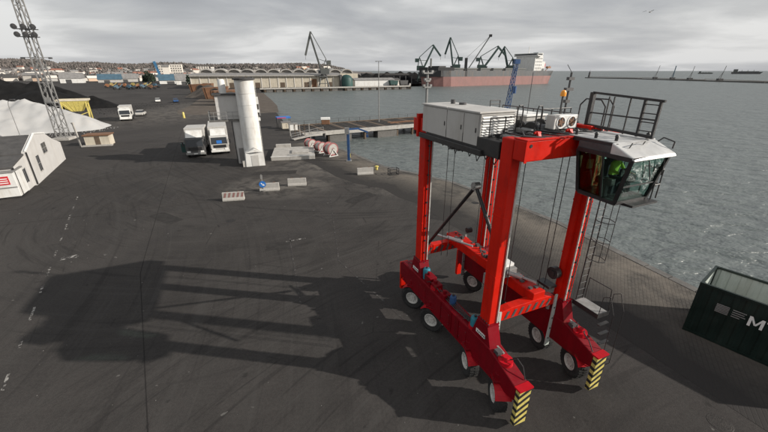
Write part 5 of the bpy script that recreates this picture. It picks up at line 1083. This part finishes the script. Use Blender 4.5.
# ---- level-luffing harbour cranes (local x = reach direction, seen broadside)
def crane(loc, rz, label, m, s=1., mirror=1, boom=(12, 26), jib=(20, 20), port=9.):
    e = empty('harbour_crane', loc, rz, label, 'crane', 'harbour cranes on the far quay')
    M_ = mirror
    for x in (-4, 4):
        for y in (-4, 4): MB().bar((x * s, y * s, 0), (x * .55 * s, y * .55 * s, port), .9 * s).build('portal_leg', m, e)
    MB().box(-3.2 * s, 3.2 * s, -3.2 * s, 3.2 * s, port, port + .9 * s).build('portal_deck', m, e)
    MB().bar((-4 * s, -4 * s, 3 * s), (4 * s, -4 * s, 3 * s), .5 * s).bar((-4 * s, 4 * s, 3 * s), (4 * s, 4 * s, 3 * s), .5 * s).build('portal_tie', m, e)
    MB().cyl((0, 0, port + .9 * s), (0, 0, port + 2.2 * s), 2.0 * s, n=14).build('slew_ring', 'dark_grey', e)
    z = port + 2.2 * s
    MB().box(-4.6 * s if M_ > 0 else -2 * s, 2 * s if M_ > 0 else 4.6 * s, -2 * s, 2 * s, z, z + 4 * s).build('machine_house', m, e)
    MB().box(M_ * 2.05 * s - .0 if M_ > 0 else -3.9 * s, 3.9 * s if M_ > 0 else -2.05 * s, -1.9 * s, -.2 * s, z + .4 * s, z + 2.8 * s).build('crane_cab', 'window_dark', e)
    pv = Vector((M_ * 1.4 * s, 0, z + 2 * s)); tip = pv + Vector((M_ * boom[0], 0, boom[1])); jt = tip + Vector((M_ * jib[0], 0, -jib[1])); jb = tip + Vector((-M_ * jib[0] * .18, 0, jib[1] * .12))
    tw = Vector((-M_ * 2.6 * s, 0, z + 11 * s))
    for y in (-1, 1):
        MB().bar(pv + Vector((0, 1.2 * y * s, 0)), tip + Vector((0, .5 * y * s, 0)), .9 * s, 1.3 * s).build('boom', m, e)
        MB().bar((-M_ * 3.6 * s, 1.2 * y * s, z + 4 * s), tw + Vector((0, .6 * y * s, 0)), .5 * s).bar((M_ * .4 * s, 1.2 * y * s, z + 4 * s), tw + Vector((0, .6 * y * s, 0)), .5 * s).build('a_frame', m, e)
    nl = 9
    for k in range(nl):
        p_, q_ = pv.lerp(tip, k / nl), pv.lerp(tip, (k + 1) / nl); sg = 1 if k % 2 else -1
        MB().bar(p_ + Vector((0, sg * (1.2 - .7 * k / nl) * s, 0)), q_ + Vector((0, -sg * (1.2 - .7 * (k + 1) / nl) * s, 0)), .3 * s).build('lacing', m, e)
    MB().bar(jb, jt, 1.2 * s, 1.4 * s).build('fly_jib', m, e); MB().bar(tw, jb, .55 * s).build('tie_bar', m, e)
    cw = tw + Vector((-M_ * 2.2 * s, 0, -2.5 * s)); MB().box(cw.x - 1.5 * s, cw.x + 1.5 * s, -1.5 * s, 1.5 * s, cw.z - 1.6 * s, cw.z + 1.4 * s).bar(cw, pv.lerp(tip, .35), .35 * s).build('counterweight', m, e)
    MB().cyl(jt, jt - Vector((0, 0, 3 * s)), .12 * s, n=5).build('rope', 'black_steel', e)
    return e
crane((-44, 277, 0), R(8), 'rusty grey-green harbour crane standing alone in front of the warehouse', 'crane_grey', .92, -1, (6.5, 24), (4, 13.5), 7)
crane((38, 384, 0), R(0), 'green harbour crane above the ship bow, leftmost of the four over the ship', 'crane_green', 1.12, 1, (9.5, 20), (7, 9), 9)
crane((74, 403, 0), R(0), 'green harbour crane with steep boom, second of the four over the ship', 'crane_green', 1.2, -1, (5, 26), (4, 14), 10)
crane((109, 425, 0), R(0), 'green harbour crane with boom leaning right, third of the four over the ship', 'crane_green', 1.2, 1, (14, 20), (8, 8), 10)
crane((146, 448, 0), R(0), 'green harbour crane nearest the ship superstructure', 'crane_green', 1.15, -1, (7, 21), (5, 10), 10)
mc = empty('mobile_crane', (90, 413, 0), 0, 'pale mobile crane with a thin raised boom behind the ship', 'crane')
MB().box(-4, 4, -2.5, 2.5, .6, 3.5).build('carrier', 'dark_grey', mc); MB().bar((-2, 0, 3.5), (-2.2, 0, 24), 2.6).build('tower', 'hull_black', mc); MB().bar((0, 0, 12), (21, 0, 45), .9).build('boom', 'crane_grey', mc); MB().box(19.8, 22.6, -1, 1, 44, 46.4).build('boom_head', 'hull_black', mc); MB().bar((-2, 0, 24), (20.5, 0, 44.6), .25).build('stay', 'crane_grey', mc)
for s in (-2.8, 2.8): MB().box(s - .9, s + .9, -2.6, 2.6, 0, 1.4).build('wheel_set', 'rubber', mc)
# ---- bulk carrier moored along the far quay
bow, stern = Vector((36, 351)), Vector((180, 440)); o_, rz, LS = frame2(bow, stern)
SHP = empty('bulk_carrier', (bow.x, bow.y, WATER_Z), rz, 'moored bulk carrier with pink lower hull, dark upper hull and white superstructure', 'ship')
def hull_ring(z):
    fl = min(1, max(0, z / 16)); B_ = 15.5; pts = []
    for k in range(25):
        t = k / 24; x = t * LS; 
        hb = B_ * min(1, (max(0, (t - (.012 - .012 * fl))) / (.10)) ** .55) if t < .12 else B_
        if t > .9: hb = B_ * (1 - (1 - (.72 + .2 * fl)) * ((t - .9) / .1) ** 1.5)
        pts.append((x - 5 * fl * (1 - t) ** 8 + (4 * fl if t > .98 else 0), hb))
    return [(x, -h) for x, h in pts] + [(x, h) for x, h in pts[::-1]]
def hull_band(z0, z1, name, m, cap=False):
    A, B2 = hull_ring(z0), hull_ring(z1); n = len(A); mb = MB()
    mb.add([(x, y, z0) for x, y in A] + [(x, y, z1) for x, y in B2], [(i, (i + 1) % n, n + (i + 1) % n, n + i) for i in range(n)])
    if cap: mb.add([(x, y, z1) for x, y in B2], [tuple(range(n))])
    return mb.build(name, m, SHP)
hull_band(-3, 8.4, 'lower_hull', 'hull_pink'); hull_band(8.4, 13.6, 'upper_hull', 'hull_dark', True)
MB().box(-4, LS + 2, -15.55, -15.5, 9.1, 9.4).build('load_line', 'print_white', SHP) if False else None
# black forecastle band and raised bow
fk = [(-4.6, -.6), (8, -11.5), (24, -15.2), (24, 15.2), (8, 11.5), (-4.6, .6)]
MB().prism(fk, 2, 13.62, 16.4).build('forecastle', 'hull_black', SHP); MB().prism([(-5.2, -1), (10, -13.4), (40, -15.72), (40, -15.5), (10, -12.6)], 2, 8.6, 13.61).build('bow_plating', 'hull_black', SHP); MB().box(8, 9.2, -.6, .6, 16.4, 24).build('fore_mast', 'crane_grey', SHP)
MB().box(12, 20, -8, 8, 16.4, 17.6).build('windlass', 'hull_black', SHP)
for k in range(6):
    x0 = 28 + k * 18; ht = MB().box(x0, x0 + 13, -9, 9, 13.61, 15.0).build('hatch_coaming', 'hull_dark', SHP); MB().box(x0 - .6, x0 + 13.6, -9.6, 9.6, 15.0, 16.0).build('hatch_cover', 'crane_grey', ht)
for k in range(18): MB().bar((30 + k * 7.4, -15.3, 13.6), (30 + k * 7.4, -15.3, 14.8), .14).build('rail_post', 'crane_grey', SHP)
MB().bar((28, -15.3, 14.8), (LS - 6, -15.3, 14.8), .14).build('hand_rail', 'crane_grey', SHP)
x0 = LS - 29
SU = MB().box(x0, x0 + 13, -12.5, 12.5, 13.62, 28).build('superstructure', 'white_paint', SHP); MB().box(x0 - .5, x0 + 8, -15.5, 15.5, 28, 31).build('bridge', 'white_paint', SHP); MB().box(x0 - .55, x0 - .5, -14, 14, 29.1, 30.4).box(x0, x0 + 7, -15.55, -15.5, 29.1, 30.4).build('bridge_windows', 'window_dark', SHP)
for k in range(4):
    for j in range(5): MB().box(x0 + 1.5 + 2.3 * j, x0 + 2.5 + 2.3 * j, -12.55, -12.5, 15.5 + 3.2 * k, 16.7 + 3.2 * k).build('porthole', 'window_dark', SU)
MB().box(x0 + 14.5, x0 + 24, -8, 8, 13.62, 23).build('engine_casing', 'white_paint', SHP); MB().box(x0 + 16, x0 + 21.5, -3, 3, 23, 32).build('funnel', 'white_paint', SHP); MB().box(x0 + 15.9, x0 + 21.6, -3.1, 3.1, 29.5, 32.2).build('funnel_band', 'far_blue', SHP); MB().bar((x0 + 4, 0, 31), (x0 + 4, 0, 38), .5).build('radar_mast', 'white_paint', SHP)
MB().bar((LS + 1, 0, 13.6), (LS + 4, 0, 21), .25).build('ensign_staff', 'white_paint', SHP); MB().box(LS + 2.5, LS + 7.2, -.1, .1, 17.5, 21.2).build('ensign', 'red_paint', SHP); MB().box(x0 + 22, x0 + 27, -14, -11, 16, 18).bar((x0 + 21, -12, 13.6), (x0 + 27.5, -12, 18.5), .5).build('lifeboat', 'orange_mach', SHP)
# ---- breakwater and far shipping to the right
BWP = [(406, 760), (446, 662), (446, 532), (452, 444), (470, 380)]
BW = empty('breakwater', (0, 0, 0), 0, 'long low stone breakwater on the right under the horizon', 'breakwater')
for i in range(4):
    p, q = Vector(BWP[i]), Vector(BWP[i + 1]); dd = (q - p).normalized(); 
    MB().bar((*p, -2.5), (*q, -2.2), 12, 3.4).build('mole', 'concrete_dark', BW); MB().bar((*(p + Vector((4, 0))), .5), (*(q + Vector((4, 0))), -.3), 1.5, .8).build('parapet', 'concrete', BW)
lh = empty('lighthouse', (408, 757, -.6), 0, 'small dark beacon tower at the tip of the breakwater', 'lighthouse'); MB().lathe([(2.2, 0), (1.5, 7), (2.1, 7.2), (2.1, 7.8), (1.3, 8), (1.2, 10), (0, 11)], n=14).build('tower', 'dark_grey', lh, smooth=True); MB().cyl((0, 0, 11), (0, 0, 13.5), .2, n=6).build('finial', 'dark_grey', lh)
for i, (x, y, h_, lean, m, lb) in enumerate(((448, 628, 20, 3, 'crane_grey', 'leftmost thin leaning mast on the breakwater'), (448, 590, 19, .6, 'far_blue', 'upright blue mast on the breakwater'), (447, 555, 18, 2, 'crane_grey', 'thin mast on the breakwater right of the blue one'), (447, 505, 18, 3, 'crane_grey', 'rightmost thin leaning mast on the breakwater'))):
    e = empty('breakwater_mast', (x, y, -.6), 0, lb, 'mast'); MB().bar((0, 0, 0), (lean, 0, h_), .45 if m == 'crane_grey' else .9).build('pole', m, e); MB().box(-3, 3, -2, 2, 0, 2.4).build('base_hut', 'dark_grey', e); MB().bar((-2.5, 0, 2.2), (lean * .6, 0, h_ * .6), .3).build('stay', 'dark_grey', e)
for x, y, s, lb in ((1640, 1730, 1.0, 'dark cargo ship far out on the right horizon'), (1540, 1830, .55, 'small pale ship far out behind the breakwater masts')):
    e = empty('distant_ship', (x, y, WATER_Z), R(-35), lb, 'ship'); MB().prism([(-48 * s, 0), (46 * s, 0), (54 * s, 9 * s), (-50 * s, 8 * s)], 1, -7 * s, 7 * s).build('hull', 'hull_dark' if s > .8 else 'crane_grey', e); MB().box(-44 * s, -30 * s, -6 * s, 6 * s, 8.1 * s, 20 * s).build('superstructure', 'crane_grey', e)
    for k in range(3): MB().bar(((-16 + 20 * k) * s, 0, 8.3 * s), ((-16 + 20 * k) * s, 0, 17 * s), 1.2 * s).build('deck_crane', 'hull_dark', e)
    MB().box(-26 * s, 42 * s, -5 * s, 5 * s, 8.2 * s, 11 * s).build('cargo_hatches', 'hull_dark', e)
# gull in the sky
gu = empty('gull', (29.56, 45.0, 17.3), R(30), 'small grey gull flying in the upper right sky', 'gull')
MB().lathe([(0, -.28), (.035, -.22), (.07, -.08), (.065, .06), (.04, .2), (.015, .36), (0, .38)], axis='x', n=10).build('body', 'feather', gu, smooth=True)
for s in (-1, 1): MB().add([(-.10, s * .03, .02), (.08, s * .03, .02), (.05, s * .38, .16), (-.10, s * .38, .16), (-.09, s * .72, .07), (-.14, s * .74, .07), (-.01, s * .2, .13)], [(0, 1, 2, 3) if s > 0 else (3, 2, 1, 0), (3, 2, 4, 5) if s > 0 else (5, 4, 2, 3)]).build('wing', 'feather', gu)
# ---- the town under the hills
def house(x, y, wx, wy, h_, rz, wm, rm, flat_roof=False, name='town_house'):
    z = terr(x, y) if y > 430 else 0
    e = empty(name, (x, y, z - .6), rz)
    MB().box(-wx / 2, wx / 2, -wy / 2, wy / 2, -2, h_).build('wall', wm, e)
    if flat_roof: MB().box(-wx / 2 - .3, wx / 2 + .3, -wy / 2 - .3, wy / 2 + .3, h_, h_ + .7).build('roof', rm, e)
    else: MB().prism([(-wy / 2 - .6, h_), (wy / 2 + .6, h_), (0, h_ + wy * .38)], 0, -wx / 2 - .5, wx / 2 + .5).build('roof', rm, e)
    return e
hr = random.Random(21)
for k in range(300):
    y = hr.choice((hr.uniform(440, 700), hr.uniform(560, 1000))); px = hr.uniform(-5, 192) if hr.random() < .88 else hr.uniform(192, 345)
    if px > 192: y = hr.uniform(850, 1050)
    x = (px - 384) / 382.6 * y; big = hr.random() < .18
    wm_, wn = hr.choice((('white_paint', 'white'), ('plaster_pale', 'cream'), ('plaster_pale', 'cream'), ('plaster_warm', 'tan'), ('grey_panel', 'pale grey'))); rm_, rn = hr.choice((('roof_grey', 'grey'), ('roof_red', 'red'), ('roof_dark', 'dark'), ('plaster_pale', 'pale'), ('roof_grey', 'grey'))); fl_ = hr.random() < .4
    e = house(x, y, hr.uniform(7, 13) * (1.6 if big else 1), hr.uniform(6, 9), hr.uniform(3.6, 6.4) * (1.25 if big else 1), R(hr.uniform(10, 60)), wm_, rm_, fl_)
    hl = '%s far %s house with %s %s roof %s' % ('larger' if big else 'small', wn, rn, 'flat' if fl_ else 'pitched', 'left of the lattice mast' if px < 45 else 'right of the lattice mast' if px < 100 else 'left of the blue conveyor tower' if px < 150 else 'near the blue conveyor tower' if px < 192 else 'above the long warehouse'); tag(e, hl, 'house', hl.replace(' house', ' houses') + ', alike')
for i, (px, y, w, h_) in enumerate(((165, 700, 17, 21), (177, 740, 20, 22), (203, 900, 26, 15))):
    x = (px - 384) / 382.6 * y; e = house(x, y, w, 13, h_, R(20), 'plaster_pale', 'roof_grey', True, 'apartment_block'); tag(e, ('pale apartment block right of the blue conveyor tower', 'second pale apartment block, nearest the warehouse', 'wide pale block on the hill above the warehouse')[i], 'building')
    for r_ in range(5):
        for c_ in range(5): MB().box(-w / 2 + w * (c_ + .25) / 5, -w / 2 + w * (c_ + .75) / 5, -6.56, -6.5, 1.5 + h_ * r_ / 5.3, 1.5 + h_ * r_ / 5.3 + 1.7).build('window', 'window_dark', e)
# blue conveyor tower, its silo and sheds
bx, by = -226, 388
CVT = empty('conveyor_tower', (bx, by, 0), R(28), 'tall blue leaning conveyor tower with a pale silo in the far port', 'conveyor tower')
MB().bar((-.5, 0, 0), (-4.5, 0, 20), 2.4, 2.0).build('boom', 'conveyor_blue', CVT); MB().box(1.5, 7, -3, 3, 0, 15).build('silo', 'plaster_pale', CVT); MB().box(.8, 7.7, -3.6, 3.6, 15, 16.8).build('silo_head', 'roof_grey', CVT); MB().box(-5, 26, -6, 6, 5, 7).build('gallery', 'far_blue', CVT)
for k in range(6): MB().box(-4 + 5.6 * k, -2.8 + 5.6 * k, -4, 4, 0, 5).build('gallery_leg', 'dark_grey', CVT)
for i, (px, y, w, h_, m, lb) in enumerate(((172, 360, 24, 3.6, 'white_paint', 'white shed beside the blue conveyor gallery'), (184, 340, 16, 4.2, 'white_paint', 'white shed left of the long warehouse'), (126, 420, 17, 4, 'grey_panel', 'grey shed in the far port left of the blue tower'), (108, 400, 20, 3.5, 'far_blue', 'blue-roofed shed in the far port'), (70, 380, 18, 5, 'white_paint', 'pale shed just above the coal heap'))):
    x = (px - 384) / 382.6 * y; e = house(x, y, w, 14, h_, R(30), m if m != 'far_blue' else 'grey_panel', 'far_blue' if (m == 'far_blue' or px == 172) else 'roof_grey', False, 'port_shed'); tag(e, lb, 'shed', 'sheds of the far port'); MB().box(-w / 4, 0, -7.08, -7, 0, h_ * .8).build('door', 'dark_grey', e)
cm = ['orange_mach', 'far_yellow', 'far_blue', 'rust', 'orange_mach', 'far_blue', 'far_yellow', 'orange_mach', 'far_blue', 'far_yellow', 'rust', 'far_blue']; cnm = {'orange_mach': 'orange', 'far_yellow': 'yellow', 'far_blue': 'blue', 'rust': 'rust-brown'}
for k in range(12):
    px = 104 + 4.4 * k; y = 268 + 24 * math.sin(k * 2.3); x = (px - 384) / 382.6 * y
    e = empty('loading_machine', (x, y, 0), R(30 + 20 * math.sin(k)), cnm[cm[k]] + ' loading machine in the row beyond the coal heaps', 'machine', cnm[cm[k]] + ' machines beyond the coal')
    MB().prism([(-2.0, .8), (2.0, .8), (1.9, 1.6), (.5, 1.7), (.3, 2.7), (-1.1, 2.8), (-2, 1.7)], 1, -1.1, 1.1).build('body', cm[k], e); MB().bar((1.4, 0, 1.6), (3.4, 0, 2.6 + .8 * math.sin(k)), .4).build('arm', cm[k], e)
    for s in (-1.5, 1.5): MB().lathe([(0, -1.4), (.8, -1.4), (.8, 1.4), (0, 1.4)], (s, 0, .8), 'y', 14).build('wheel', 'rubber', e)
# dark trees by the conveyor tower
def tree(x, y, h_, w, label, m='evergreen', seed=1):
    z = terr(x, y) if y > 430 else 0; e = empty('tree', (x, y, z), 0, label, 'tree'); tk = MB().cyl((0, 0, -.3), (0, 0, h_ * .7), .35, .12, n=8)
    g = random.Random(seed)
    for k in range(7):
        a = g.uniform(0, 6.3); zz_ = h_ * g.uniform(.3, .65); tk.cyl((0, 0, zz_), (math.cos(a) * w * .6, math.sin(a) * w * .6, zz_ + h_ * .15), .12, .04, n=5)
    tk.build('trunk', 'bark', e); mb = MB()
    for k in range(420):
        t = g.uniform(.15, 1); rr = w * (1 - .55 * t) * math.sqrt(g.random()); a = g.uniform(0, 6.3); c_ = Vector((rr * math.cos(a), rr * math.sin(a), h_ * t)); s = g.uniform(.35, .9)
        u = Vector((g.uniform(-1, 1), g.uniform(-1, 1), g.uniform(-1, 1))).normalized(); v = u.orthogonal().normalized(); mb.add([c_ - u * s, c_ - v * s * .6, c_ + u * s, c_ + v * s * .6], [(0, 1, 2, 3)])
    mb.build('crown', m, e)
for i, (px, y, h_, w) in enumerate(((146, 380, 11, 4), (150, 376, 9, 4), (143, 384, 7, 3.5), (188, 300, 8, 4))):
    tree((px - 384) / 382.6 * y, y, h_, w, ('dark evergreen tree left of the blue conveyor tower', 'dark evergreen tree against the blue conveyor tower', 'low dark evergreen tree farthest left of the blue tower', 'dark tree at the left end of the warehouse')[i], seed=i + 3)


# keep the tree at thing > part > sub-part
def depth(o): return 1 + (depth(o.parent) if o.parent else 0)
for o in list(bpy.data.objects):
    while depth(o) > 3:
        p = o.parent; o.matrix_basis = p.matrix_basis @ o.matrix_basis; o.parent = p.parent
